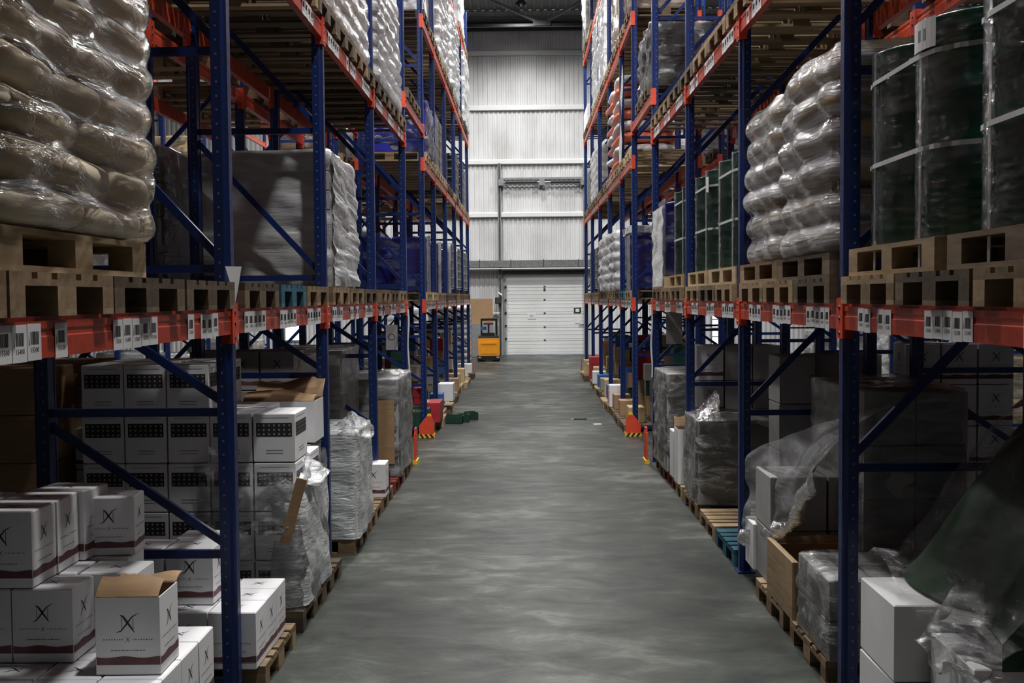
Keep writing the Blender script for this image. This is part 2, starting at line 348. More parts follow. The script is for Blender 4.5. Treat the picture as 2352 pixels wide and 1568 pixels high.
q.box(DX0 - .1, DX0, YW - .09, YW, 0, 3.3, 'grey'); q.box(DX1, DX1 + .1, YW - .09, YW, 0, 3.3, 'grey'); q.box(DX0 - .1, DX1 + .1, YW - .14, YW, 3.14, 3.26, 'darksteel')
for z in (.6, 1.1, 1.6, 2.1, 2.6):
    q.box(DX0 - .05, DX0 + .02, YW - .12, YW - .08, z, z + .08, 'black'); q.box(DX1 - .02, DX1 + .05, YW - .12, YW - .08, z, z + .08, 'black')
put('door_frame', q, door)
q = thing('door_lift_shaft', 'dark spring shaft of the dock door high on the far wall', 'door mechanism', (0, YW - .25, 6.66))
a = M(); a.tube((-1, 0, 0), (2.28, 0, 0), .03, 'galv'); put('shaft', a, q)
for x0, x1 in ((-.78, .45), (.95, 2.1)):
    a = M(); a.tube((x0, 0, 0), (x1, 0, 0), .06, 'darksteel', 10); put('spring', a, q)
for x in (-.95, .62, 2.2):
    a = M(); a.box(x - .1, x + .1, -.06, .22, -.13, .1, 'galv'); put('bracket', a, q)
a = M(); a.box(-1, 2.28, .05, .22, .1, .18, 'grey'); put('shaft_mount', a, q)
q = M(); q.box(-.12, .12, -.1, .1, -.12, .12, 'black'); q.box(-.1, .1, -.13, -.1, -.1, .1, 'darksteel')
tag(put('control_box', q, None, (-1.1, YW - .25, 2.12)), 'small black control box left of the white dock door', 'control box')
q = M(); q.tube((0, 0, 0), (.14, -.12, -.1), .035, 'paper')
tag(put('door_sensor', q, None, (-1.08, YW - .2, 2.42)), 'small white sensor beside the top left of the dock door', 'sensor')

# high bay lamps, with the added near fills among them
dome = [(0.02, .34), (.05, .33), (.08, .2), (.12, .15), (.19, .06), (.215, -.02), (.2, -.02), (.17, .05), (.1, .12)]
for i, (x, y, z, w_) in enumerate(LAMPS):
    loc = (x, y, z)
    t = thing('high_bay_lamp', 'dark domed high bay lamp hanging from the roof, %s over the %s aisle' % (nxt('lamp%d' % round(x / 5.8)), ['main', 'right', 'left'][round(x / 5.8)]), 'lamp', loc)  # label also goes to the added, unseen near lamps
    a = M(); a.lathe(dome, 'lamp', 24); put('dome', a, t)
    a = M(); a.tube((0, 0, .33), (0, 0, 13.25 + (YW - y) * .0655 - z), .012, 'darksteel', 6); put('stem', a, t)
    a = M(); a.lathe([(0, -.05), (.035, -.035), (.05, 0), (.04, .05), (.02, .1)], 'bulb', 14); put('bulb', a, t)
    ld = bpy.data.lights.new('lamp_light', 'SPOT'); ld.energy = w_; ld.spot_size = math.radians(172 if y > 27 else 142); ld.spot_blend = 0.9 if y > 27 else 0.6; ld.shadow_soft_size = 0.3
    ld.color = (1.0, 0.985, 0.96)
    lo = bpy.data.objects.new('lamp_light', ld); C.objects.link(lo); lo.location = (x, y, z - .1)

# ------------------------------------------------------------------ racks
FY1 = [2.93, 5.73, 8.46, 11.24, 14.2]
FY2 = [16.86, 19.0, 21.7, 24.5, 27.3, 30.2]
LV = [(2.06, 2.20), (4.33, 4.47), (6.60, 6.74), (8.87, 9.01)]
HT = 10.4
DEP = 1.1
q = M()    # post: stepped open section, face at x=0 (towards the aisle), depth +x
prof = [(0.0, -.032), (0.0, .032), (.014, .034), (.03, .05), (.085, .05), (.085, .034), (.082, .034), (.082, -.034), (.085, -.034), (.085, -.05), (.03, -.05), (.014, -.034)]
q.prism(prof, 0, HT, 'blue', 'z')
k = 0.12
while k < HT - .1:
    for sx in (-.018, .018):
        q.add([(-.0006, sx - .004, k), (-.0006, sx + .004, k), (-.0006, sx + .003, k + .016), (-.0006, sx - .003, k + .016)], [(0, 1, 2, 3)], 'hole')
    for sy in (-.0506, .0506):
        q.add([(.05, sy, k), (.062, sy, k), (.062, sy, k + .012), (.05, sy, k + .012)], [(0, 1, 2, 3)], 'hole')
    k += .075
POST = q.mesh('upright_post')
q = M(); q.box(-.02, .12, -.075, .075, 0, .012, 'blue'); q.tube((.1, .05, .0), (.1, .05, .03), .01, 'galv', 6); FOOT = q.mesh('base_plate')
BRL = {}
def brace_mesh(a, b):
    key = (round(a, 2), round(b, 2))
    if key not in BRL:
        q = M(); q.bar((.07, 0, a), (DEP - .07, 0, b), .03, .045, 'blue', (0, 0, 1))
        for x, z in ((.07, a), (DEP - .07, b)): q.tube((x, -.03, z), (x, .03, z), .009, 'galv', 6)
        BRL[key] = q.mesh('brace')
    return BRL[key]
HB = {-1: [.12, .84, 1.63, 2.42, 3.6, 4.78, 5.96, 7.14, 8.32, 9.5], 1: [.12, 1.30, 2.43, 3.46, 4.78, 5.96, 7.14, 8.32, 9.5]}
DB = {-1: [(.9, 1.56), (1.69, 2.34), (2.48, 3.52), (3.66, 4.7), (4.84, 5.9), (6.02, 7.08), (7.2, 8.26), (8.38, 9.4)],
      1: [(1.37, 2.36), (2.5, 3.4), (3.7, 4.7), (4.84, 5.9), (6.02, 7.08), (7.2, 8.26), (8.38, 9.4)]}
BM = {}
def beam_mesh(L):
    key = round(L, 2)
    if key not in BM:
        q = M()
        q.prism([(0, 0), (.05, 0), (.05, .14), (.022, .14), (.022, .125), (0, .125), (0, .1), (.004, .095), (.004, .075), (0, .07)], .05, L - .05, 'orange', 'y')
        BM[key] = q.mesh('beam')
    return BM[key]
q = M(); q.prism([(-.006, -.055), (.056, -.055), (.056, .055), (-.006, .055)], -.05, .17, 'red', 'z')
for z in (.0, .08, .14): q.tube((-.012, 0, z - .02), (-.006, 0, z - .02), .012, 'galv', 6)
CONN = q.mesh('connector')
# label strip items
LAB = []
for s_ in range(5):
    q = M(); n5 = '15%d00' % (5 - s_)
    q.box(-.0475, .0475, -.0012, 0, -.06, .06, 'paper')
    x = -.026; rr = random.Random(s_)
    while x < .026:
        w = rr.choice([.0015, .003, .0045]); q.box(x, x + w, -.0018, -.0012, -.008, .034, 'ink'); x += w + rr.choice([.002, .003])
    text_mesh(q, n5, .024, (0, -.0019, -.026), FACE_CAM, 'ink')
    q.add([(-.040, -.0019, -.01), (-.0375, -.0019, .03), (-.035, -.0019, -.01)], [(0, 1, 2)], 'ink')
    LAB.append(q.mesh('barcode_label'))
def rack(label, xf, side, FY, levels, labels=(), braces=True, tunnel=None):
    """side=+1: depth goes +x from the aisle face xf; -1: depth goes -x"""
    t = thing('pallet_rack', label, 'pallet rack', (xf, FY[0], 0))
    rz = 0 if side > 0 else PI
    for fy in FY:
        for d_, flip in ((0, 1), (DEP, -1)):
            r = rz if flip > 0 else rz + PI
            p = put('upright_post', POST, t, (side * d_, fy - FY[0], 0), r)
            put('base_plate', FOOT, p)
        if braces:
            for z in HB[1 if side > 0 else -1]: put('horizontal_brace', brace_mesh(z, z), t, (0, fy - FY[0], 0), rz)
            for a, b2 in DB[1 if side > 0 else -1]: put('diagonal_brace', brace_mesh(a, b2), t, (0, fy - FY[0], 0), rz)
    bays = list(zip(FY[:-1], FY[1:]))
    for bi, (a, b2) in enumerate(bays):
        for li, (z0, z1) in enumerate(levels):
            for d_, front in ((0, True), (DEP, False)):
                L = b2 - a
                # beam local +x goes into the rack, +y along the row
                if (side > 0) == front: o = put('beam', beam_mesh(L), t, (side * d_, a - FY[0], z0), 0)
                else: o = put('beam', beam_mesh(L), t, (side * d_, b2 - FY[0], z0), PI)
                for yy in (0.0, L): put('connector', CONN, o, (-.004, yy, 0))
                if front and (li, bi) in labels:
                    for g in range(3):
                        for k in range(5):
                            yc = .32 + g * (L - 1.0) / 2 + k * .099 - .06
                            if R.random() < .06: continue
                            if side > 0: put('barcode_label', LAB[4 - k], o, (-.0015, yc, .058 + R.uniform(-.003, .003)), -PI/2)
                            else: put('barcode_label', LAB[k], o, (-.0015, L - yc, .058 + R.uniform(-.003, .003)), -PI/2)
    return t
XF, XB = 1.665, 4.15
all1 = {(0, i) for i in range(5)} | {(1, i) for i in range(5)}
rack('blue and orange pallet rack along the left of the aisle, nearest the camera', -XF, -1, FY1, LV, all1)
rack('blue and orange pallet rack along the right of the aisle, nearest the camera', XF, 1, FY1, LV, all1)
rack('blue and orange pallet rack on the left beyond the cross passage', -XF, -1, FY2, LV, {(0, i) for i in range(5)})
rack('blue and orange pallet rack on the right beyond the cross passage', XF, 1, FY2, LV, {(0, i) for i in range(5)})
for s in (-1, 1):
    w = 'left' if s < 0 else 'right'
    rack('dark back row pallet rack behind the near %s rack' % w, s * XB, -s, FY1, LV[:3])
    rack('back row pallet rack behind the far %s rack' % w, s * XB, -s, FY2, LV[:3])
    rack('pallet rack across the next aisle on the %s, near section' % w, s * 7.48, s, FY1[1:], LV[:3])
    rack('pallet rack across the next aisle on the %s, far section' % w, s * 7.48, s, FY2, LV[:3])
    # beams that bridge the cross passage
    a, b2 = FY1[-1], FY2[0]; L = b2 - a
    for xf, sd, nm in ((s * XF, s, 'main aisle'), (s * XB, -s, 'side aisle'), (s * 7.48, s, 'outer rack')):
        for d_, front in ((0, True), (DEP, False)):
            r0 = (sd > 0) == front
            o = put('bridge_beam', beam_mesh(L), None, (xf + sd * d_, a if r0 else b2, 4.86), 0 if r0 else PI)
            tag(o, 'orange beam bridging the %s cross passage, %s of the %s rack' % (w, 'front' if front else 'rear', nm), 'rack beam')
            for yy in (0.0, L): put('connector', CONN, o, (-.004, yy, 0))

# end guards with hazard feet
def guard(x, y, sgn, label):
    t = thing('rack_guard', label, 'rack guard', (x, y, 0))
    a = M(); a.prism([(-.2, .05), (.2, .05), (.2, .3), (.06, .46), (-.06, .46), (-.2, .3)] if 0 else [(-.12, .06), (.12, .06), (.12, .2), (.0, .35), (-.08, .35), (-.12, .26)], -.01, .0, 'red', 'y')
    a.box(-.12, .12, 0, .14, .06, .075, 'red')
    p = put('guard_plate', a, t); p.scale = (sgn, 1, 1)
    a = M(); a.box(-.13, .13, -.012, .15, 0, .06, 'yellow')
    for k in range(3): a.prism([(-.12 + k * .08, .0), (-.08 + k * .08, .0), (-.04 + k * .08, .06), (-.08 + k * .08, .06)], -.0135, -.012, 'ink', 'y')
    put('hazard_foot', a, t).scale = (sgn, 1, 1)
    a = M(); a.prism([(-.08, .35), (.0, .35), (-.02, .39), (-.07, .39)], -.01, .01, 'yellow', 'y'); put('hazard_cap', a, t).scale = (sgn, 1, 1)
def sideguard(x, y, s, label):
    t = thing('rack_guard', label, 'rack guard', (x, y, 0))
    a = M(); a.box(-.012, .012, -.14, .14, .05, .42, 'red'); a.box(-.012 , .012, -.08, .08, .42, .48, 'red'); put('guard_plate', a, t)
    a = M(); a.box(-.03, .03, -.16, .16, 0, .05, 'yellow'); put('hazard_foot', a, t)
guard(-1.66, 16.72, -1, 'red rack guard on a black and yellow foot, left of the cross passage')
guard(1.66, 16.72, 1, 'red rack guard on a black and yellow foot, right of the cross passage')
sideguard(-1.57, 14.2, -1, 'red end guard before the cross passage, left side')
sideguard(1.56, 14.1, 1, 'red end guard before the cross passage, right side')
sideguard(-1.57, 30.35, -1, 'red guard at the far end of the left rack')
sideguard(1.56, 30.35, 1, 'red guard at the far end of the right rack')
guard(-7.4, 16.72, -1, 'red rack guard far left, seen through the left rack')
guard(7.4, 16.72, 1, 'red rack guard far right, beyond the right racks')

# ------------------------------------------------------------------ pallets
PM = {}
def pallet_meshes(w):
    if w in PM: return PM[w]
    d_ = M()
    for x, bw in ((-.3275, .145), (-.165, .1), (0, .145), (.165, .1), (.3275, .145)): d_.box(x - bw / 2, x + bw / 2, -.6, .6, .122, .144, w)
    for y in (-.5275, 0, .5275): d_.box(-.4, .4, y - .0725, y + .0725, .1, .122, w)
    b_ = M(); b_.box(-.05, .05, -.0725, .0725, .022, .1, w)
    bc = M(); bc.box(-.0725, .0725, -.0725, .0725, .022, .1, w)
    r_ = M(); r_.box(-.05, .05, -.6, .6, 0, .022, w); rc = M(); rc.box(-.0725, .0725, -.6, .6, 0, .022, w)
    al = M()
    for part, xs_ in ((d_, (0,)), ):
        al.v = list(d_.v); al.f = list(d_.f); al.mi = list(d_.mi); al.mats = list(d_.mats); al.sm = list(d_.sm)
    for x, bw in ((-.35, .05), (0, .0725), (.35, .05)):
        al.box(x - bw, x + bw, -.6, .6, 0, .022, w)
        for y in (-.5275, 0, .5275): al.box(x - bw, x + bw, y - .0725, y + .0725, .022, .1, w)
    PM[w] = (d_.mesh('deck'), b_.mesh('block'), bc.mesh('block'), r_.mesh('bottom_board'), rc.mesh('bottom_board'), al.mesh('pallet'))
    return PM[w]
LOOK = {'wood': 'brown', 'darkwood': 'dark weathered', 'palewood': 'pale new', 'tealwood': 'blue painted', 'redwood': 'dark red painted'}
def pallet(x, y, z, w='wood', long_y=False, where='', parts=None, key=None, label=None):
    rz = (0 if long_y else PI / 2) + R.uniform(-.012, .012)
    ms = pallet_meshes(w)
    if parts is None: parts = y < 15 and abs(x) < 3
    if label is None: label = '%s pallet, %s from camera %s' % (LOOK[w], nxt(where), where)
    if not parts:
        return tag(put('pallet', ms[5], None, (x, y, z), rz), label, 'pallet', 'pallets ' + where)
    t = thing('pallet', label, 'pallet', (x, y, z), rz, 'pallets ' + where)
    put('deck', ms[0], t)
    for xx, bm_, rm in ((-.35, ms[1], ms[3]), (0, ms[2], ms[4]), (.35, ms[1], ms[3])):
        put('bottom_board', rm, t, (xx, 0, 0))
        for yy in (-.5275, 0, .5275): put('block', bm_, t, (xx, yy, 0))
    return t
PZ = .144

# ------------------------------------------------------------------ goods
def pillow(lx, ly, lz, m, seed, e=0.35):
    q = M(); nu, nv = 20, 10; rr = seed * 7.3
    def fn(u, v):
        th = u * 2 * PI; ph = (v - .5) * PI
        sg = lambda a, p: math.copysign(abs(a) ** p, a)
        x = sg(math.cos(ph), .42) * sg(math.cos(th), e); y = sg(math.cos(ph), .42) * sg(math.sin(th), e); z = sg(math.sin(ph), .8)
        edge = max(abs(x), abs(y)) ** 3
        z *= (1 - .22 * edge)
        p = Vector((x * lx / 2, y * ly / 2, z * lz / 2))
        k = noise.noise(p * 5 + Vector((rr, 0, 0))) * .04 * min(1, lz / .12)
        return p * (1 + k) + Vector((0, 0, k * .2))
    q.grid(fn, nu, nv, m, True)
    return q.mesh('sack')
PIL = {}
def get_pillow(lx, ly, lz, m, s):
    k = (round(lx, 2), round(ly, 2), round(lz, 2), m, s)
    if k not in PIL: PIL[k] = pillow(lx, ly, lz, m, s)
    return PIL[k]
def shell(x0, x1, y0, y1, z0, z1, m, lh=None, bulge=.0, amp=.012, seed=0, top=True, nu=120, nv=None, skew=0.0, taper=0.0, freq=3.0, rc=.07):
    """film hugging a load; returns mesh centred on its own base point"""
    cx, cyy = (x0 + x1) / 2, (y0 + y1) / 2; hx, hy = (x1 - x0) / 2, (y1 - y0) / 2; H = z1 - z0
    nv = nv or max(16, int(H / .022))
    def per(u):
        per_ = 4 * (hx + hy); d_ = u * per_
        pts = [(hx, -hy), (hx, hy), (-hx, hy), (-hx, -hy)]; L = [2 * hy, 2 * hx, 2 * hy, 2 * hx]
        for i in range(4):
            if d_ <= L[i] + 1e-9:
                a = pts[i - 0]; b_ = pts[(i + 1) % 4]; t = d_ / L[i]
                return Vector((a[0] + (b_[0] - a[0]) * t, a[1] + (b_[1] - a[1]) * t, 0))
            d_ -= L[i]
        return Vector((hx, -hy, 0))
    so = Vector((seed * 3.1, seed * 1.7, 0))
    def fn(u, v):
        p = per(u)
        # round the corners
        ax, ay = abs(p.x) - (hx - rc), abs(p.y) - (hy - rc)
        if ax > 0 and ay > 0:
            l = math.hypot(ax, ay); 
            if l > 0: p.x = math.copysign(hx - rc + ax / l * rc, p.x); p.y = math.copysign(hy - rc + ay / l * rc, p.y)
        zf = v
        nrm = Vector((p.x / hx if abs(p.x) / hx > abs(p.y) / hy - .08 else 0, p.y / hy if abs(p.y) / hy > abs(p.x) / hx - .08 else 0, 0))
        if nrm.length: nrm.normalize()
        z = min(v / .88, 1) * H if top else v * H
        off = 0
        if lh:
            ph = (z / lh) % 1.0; off += bulge * (math.sin(PI * ph) ** .6 - .75)
        q_ = Vector((p.x * freq, p.y * freq, z * freq * 1.6 + skew * (p.x + p.y) * freq)) + so
        off += amp * noise.noise(q_) * 1.6 + amp * .6 * noise.noise(q_ * 2.7)
        off -= taper * (z / H) ** 2
        p = p + nrm * off
        if top and v > .88:
            k = (v - .88) / .12; p.x *= (1 - k * .98); p.y *= (1 - k * .98)
            z = H + .012 * math.sin(k * PI) + .02 * noise.noise(q_ + Vector((k * 3, k * 2, 0)))
        return (p.x, p.y, z)
    q = M(); q.grid(fn, nu, nv, m, True)
    return q
def sack_load(label, x0, x1, y0, y1, z0, layers, lh, m='sack', fm='filmsack', alt=None, cat='wrapped sacks', group=None, skew=0, bulge=.03, name='wrapped_sack_stack', taper=0, ny=2, nx=2, film_amp=.014, lean=0, freq=3.0):
    t = thing(name, label, cat, ((x0 + x1) / 2, (y0 + y1) / 2, z0), 0, group)
    wx, wy = x1 - x0, y1 - y0; hx = wx / 2
    for l in range(layers):
        z = lh * (l + .5); mm = m if (alt is None or l % 2) else alt
        tp = 1 - taper * (l / max(1, layers)) ** 2
        if l % 2 == 0: cols, rows = nx, ny
        else: cols, rows = (nx, ny) if alt else (nx, ny + 1 if ny == 2 else ny)
        sx, sy = wx / cols, wy / rows
        for i in range(cols):
            for j in range(rows):
                if 0 < i < cols - 1 and 0 < j < rows - 1 and l < layers - 1: continue
                k = R.randrange(3)
                o = put('sack', get_pillow(sx * 1.05, sy * 1.08, lh * 1.16, mm, k), t,
                    (((i + .5) * sx - hx) * tp + R.uniform(-.015, .015) + lean * l, ((j + .5) * sy - wy / 2) * tp + R.uniform(-.01, .01), z + R.uniform(-.006, .006)),
                    rot=(R.uniform(-.04, .04), R.uniform(-.04, .04), R.uniform(-.05, .05)))
                o.scale = (tp, tp, 1)
    if fm:
        s_ = shell(x0 - .034, x1 + .034, y0 - .034, y1 + .034, z0, z0 + lh * layers + .02, fm, lh, bulge, film_amp, R.uniform(0, 50), skew=skew, taper=taper * .5, rc=.14, freq=freq)
        put('stretch_film', s_, t)
    return t
CB = {}
def boxmesh(wx, wy, h, m, gap=.004):
    k = (round(wx, 3), round(wy, 3), round(h, 3), m)
    if k not in CB:
        q = M(); g = gap; b = .006
        X, Y, Z = wx / 2 - g, wy / 2 - g, h - g
        pts = lambda x, y, z: [(-x, -y, z), (x, -y, z), (x, y, z), (-x, y, z)]
        vv = pts(X - b, Y - b, 0) + pts(X, Y, b) + pts(X, Y, Z - b) + pts(X - b, Y - b, Z)
        fs = [(3, 2, 1, 0), (12, 13, 14, 15)]
        for r in range(3):
            for i in range(4): fs.append((r * 4 + i, r * 4 + (i + 1) % 4, (r + 1) * 4 + (i + 1) % 4, (r + 1) * 4 + i))
        q.add(vv, fs, m)
        # packing tape along the top seam
        CB[k] = q.mesh('carton')
    return CB[k]
def box_load(label, x0, x1, y0, y1, z0, z1, nx=3, ny=3, nz=5, m='greycarton', fm='film', cat='wrapped load', amp=.012, name='wrapped_carton_load', seed=None, cover=None, skew=.3, bulge=.006, group=None, extra=0.0, part='carton', filmtop=None):
    t = thing(name, label, cat, ((x0 + x1) / 2, (y0 + y1) / 2, z0), 0, group)
    wx, wy, wz = (x1 - x0) / nx, (y1 - y0) / ny, (z1 - z0) / nz
    me = boxmesh(wx, wy, wz, m)
    for k in range(nz):
        for i in range(nx):
            for j in range(ny):
                if 0 < i < nx - 1 and 0 < j < ny - 1 and k < nz - 1: continue
                put(part, me, t, ((i + .5) * wx - (x1 - x0) / 2, (j + .5) * wy - (y1 - y0) / 2, k * wz), R.uniform(-.01, .01))
    if fm:
        s_ = shell(x0 - .012, x1 + .012, y0 - .012, y1 + .012, z0, (filmtop or z1) + .015 + extra, fm, wz, bulge, amp, R.uniform(0, 50), skew=skew)
        put('stretch_film', s_, t)
    return t
def drum_mesh(r, h, m):
    q = M()
    pr = [(0, .015), (r - .02, .015), (r - .01, 0), (r, .006), (r - .003, .02)]
    for z in (.08, .12, .16, .2):      # fine swages
        pr += [(r - .003, z * h - .012), (r + .002, z * h), (r - .003, z * h + .012)]
    for z in (.35, .66):
        pr += [(r - .003, z * h - .02), (r + .008, z * h - .006), (r + .008, z * h + .006), (r - .003, z * h + .02)]
    for z in (.84, .88, .92):
        pr += [(r - .003, z * h - .012), (r + .002, z * h), (r - .003, z * h + .012)]
    pr += [(r - .002, h - .02), (r + .006, h - .008), (r + .004, h), (r - .008, h), (r - .012, h - .015), (0, h - .015)]
    q.lathe(pr, m, 36); return q.mesh('drum')
def plastic_drum_mesh(r, h, m):
    q = M(); q.lathe([(0, .0), (r - .03, 0), (r - .005, .04), (r, h * .3), (r + .006, h * .5), (r, h * .8), (r - .02, h * .93), (r + .004, h * .95), (r + .004, h * .985), (r - .02, h), (0, h)], m, 32)
    return q.mesh('drum')
GD = drum_mesh(.29, .96, 'greendrum'); BD = plastic_drum_mesh(.29, .93, 'bluedrum')
q = M(); q.lathe([(0, .012), (.035, .012), (.035, 0)], 'galv', 12); BUNG = q.mesh('bung')
def _fc(u, v):
    a = u * 2 * PI; r_ = .302 + .003 * noise.noise(Vector((math.cos(a) * 3, math.sin(a) * 3, v * 9))) + .002 * noise.noise(Vector((math.cos(a) * 9, math.sin(a) * 9, v * 30)))
    return (r_ * math.cos(a), r_ * math.sin(a), -.02 + v * .99)
q = M(); q.grid(_fc, 64, 40, 'filmclear', True); FILMCYL = q.mesh('film_layer')
def drum(x, y, z, me, label, group, parts=True):
    o = tag(put('drum', me, None, (x, y, z), R.uniform(0, 6)), label, 'drum', group)
    if parts: put('bung', BUNG, o, (.16, 0, .945 if me is GD else .93))
    return o
def band(m, pts, z, h, w='strap'):     # closed polyline band
    n = len(pts)
    for i in range(n):
        a, b2 = pts[i], pts[(i + 1) % n]
        m.add([(a[0], a[1], z), (b2[0], b2[1], z), (b2[0], b2[1], z + h), (a[0], a[1], z + h)], [(0, 1, 2, 3)], w)
def hullpts(cs, r, n=16):
    P = [(c[0] + r * math.cos(2 * PI * i / n), c[1] + r * math.sin(2 * PI * i / n)) for c in cs for i in range(n)]
    P = sorted(set(P)); cr = lambda o, a, b_: (a[0] - o[0]) * (b_[1] - o[1]) - (a[1] - o[1]) * (b_[0] - o[0])
    lo = []
    for p in P:
        while len(lo) >= 2 and cr(lo[-2], lo[-1], p) <= 0: lo.pop()
        lo.append(p)
    up = []
    for p in reversed(P):
        while len(up) >= 2 and cr(up[-2], up[-1], p) <= 0: up.pop()
        up.append(p)
    return lo[:-1] + up[:-1]
def drum_group(xc, yc, z, me, what, where, film_='filmclear', straps=True, dx=.6, dy=.6, h=.96, parts=True):
    cs = [(xc - dx / 2, yc - dy / 2), (xc + dx / 2, yc - dy / 2), (xc - dx / 2, yc + dy / 2), (xc + dx / 2, yc + dy / 2)]
    nm = ['front', 'front', 'back', 'back']
    for k, c in enumerate(cs):
        aisle = (abs(c[0]) < abs(xc))
        o_ = drum(c[0], c[1], z, me, '%s drum %s, %s, %s the camera' % (what, where, 'aisle side' if aisle else 'rear side', 'nearer to' if c[1] < yc else 'farther from'), what + ' drums ' + where, parts)
        if film_ == 'filmclear': put('film_layer', FILMCYL, o_)
    hp = hullpts(cs, .307)
    t = thing('strapping', 'pale straps around the %s drums %s' % (what, where), 'straps', (0, 0, 0)) if straps else None
    if straps:
        q = M(); band(q, hp, z + .39, .022); band(q, hp, z + .80, .022)
        put('horizontal_strap', q, t)
        for sx in (-.298 - dx / 2, .298 + dx / 2):
            for yy in (yc - dy / 2, yc + dy / 2):
                q = M(); q.box(xc + sx - .002, xc + sx + .002, yy - .012, yy + .012, z - .14, z + h, 'strap')
                q.box(xc + min(sx, 0), xc + max(sx, 0), yy - .012, yy + .012, z + h, z + h + .003, 'strap'); put('vertical_strap', q, t)
    if film_ and film_ != 'filmclear':
        hp = hullpts(cs, .302, 24); n = len(hp); q = M(); vv = []; rows = 26
        for j in range(rows + 1):
            zz = z - .1 + (h + .13) * j / rows
            for i, p in enumerate(hp):
                k = noise.noise(Vector((p[0] * 5, p[1] * 5, zz * 6))) * .006
                vv.append((p[0] + k, p[1] + k * .7, zz))
        fs = [(j * n + i, j * n + (i + 1) % n, (j + 1) * n + (i + 1) % n, (j + 1) * n + i) for j in range(rows) for i in range(n)]
        q.add(vv, fs, film_, True)
        o = put('stretch_film', q); tag(o, 'clear stretch film wrapped round the %s drums %s' % (what, where), 'film')
def ibc(x, y, z, label, cage='galv', tank='tank', parts=True):
    t = thing('tote_tank', label, 'tank', (x, y, z), 0)
    q = M(); s_ = shell(-.48, .48, -.56, .56, .0, .98, tank, None, 0, .006, 1, nu=60, nv=16, rc=.12); put('tank', s_, t, (0, 0, .14))
    q = M()
    for zz in (.16, .36, .56, .76, .96, 1.12):
        for a, b2 in (((-.5, -.6), (.5, -.6)), ((.5, -.6), (.5, .6)), ((.5, .6), (-.5, .6)), ((-.5, .6), (-.5, -.6))): q.tube((*a, zz), (*b2, zz), .011, cage, 5)
    for i in range(6):
        for yy in (-.6, .6): q.tube((-.5 + i * .2, yy, .12), (-.5 + i * .2, yy, 1.12), .009, cage, 5)
    for i in range(7):
        for xx in (-.5, .5): q.tube((xx, -.6 + i * .2, .12), (xx, -.6 + i * .2, 1.12), .009, cage, 5)
    put('cage', q, t)
    q = M(); q.box(-.5, .5, -.6, .6, .1, .13, 'galv')
    for xx in (-.43, 0, .43):
        for yy in (-.52, 0, .52): q.box(xx - .06, xx + .06, yy - .07, yy + .07, 0, .1, 'black')
    put('base', q, t)
    q = M(); q.lathe([(0, .05), (.1, .05), (.11, 0)], 'black', 14); put('lid', q, t, (0, 0, 1.13))
    return t

# ---- printed cartons
def xlogo(m, T, s, full=True):
    """X over an N drawn as brush strokes in the plane of T, width s"""
    def stroke(pts, w0, w1, ink='ink'):
        n = len(pts)
        for i in range(n - 1):
            a, b_ = Vector((*pts[i], 0)), Vector((*pts[i + 1], 0)); d_ = (b_ - a).normalized(); r_ = Vector((-d_.y, d_.x, 0))
            f = lambda k: w0 + (w1 - w0) * math.sin(PI * k / (n - 1))
            vv = [a - r_ * f(i) * s, a + r_ * f(i) * s, b_ + r_ * f(i + 1) * s, b_ - r_ * f(i + 1) * s]
            m.add([T @ (Vector((v.x, v.y, 0))) for v in vv], [(0, 1, 2, 3)], ink)
    S = lambda L: [(x * s, y * s) for x, y in L]
    stroke(S([(-.33, .36), (-.2, .3), (-.05, .08), (.15, -.2), (.3, -.42)]), .012, .05)
    stroke(S([(-.5, -.42), (-.3, -.36), (-.05, -.05), (.2, .28), (.5, .45)]), .008, .035)
    if full:
        stroke(S([(-.27, .3), (-.27, -.25)]), .012, .012); stroke(S([(.25, .25), (.25, -.38)]), .012, .012)
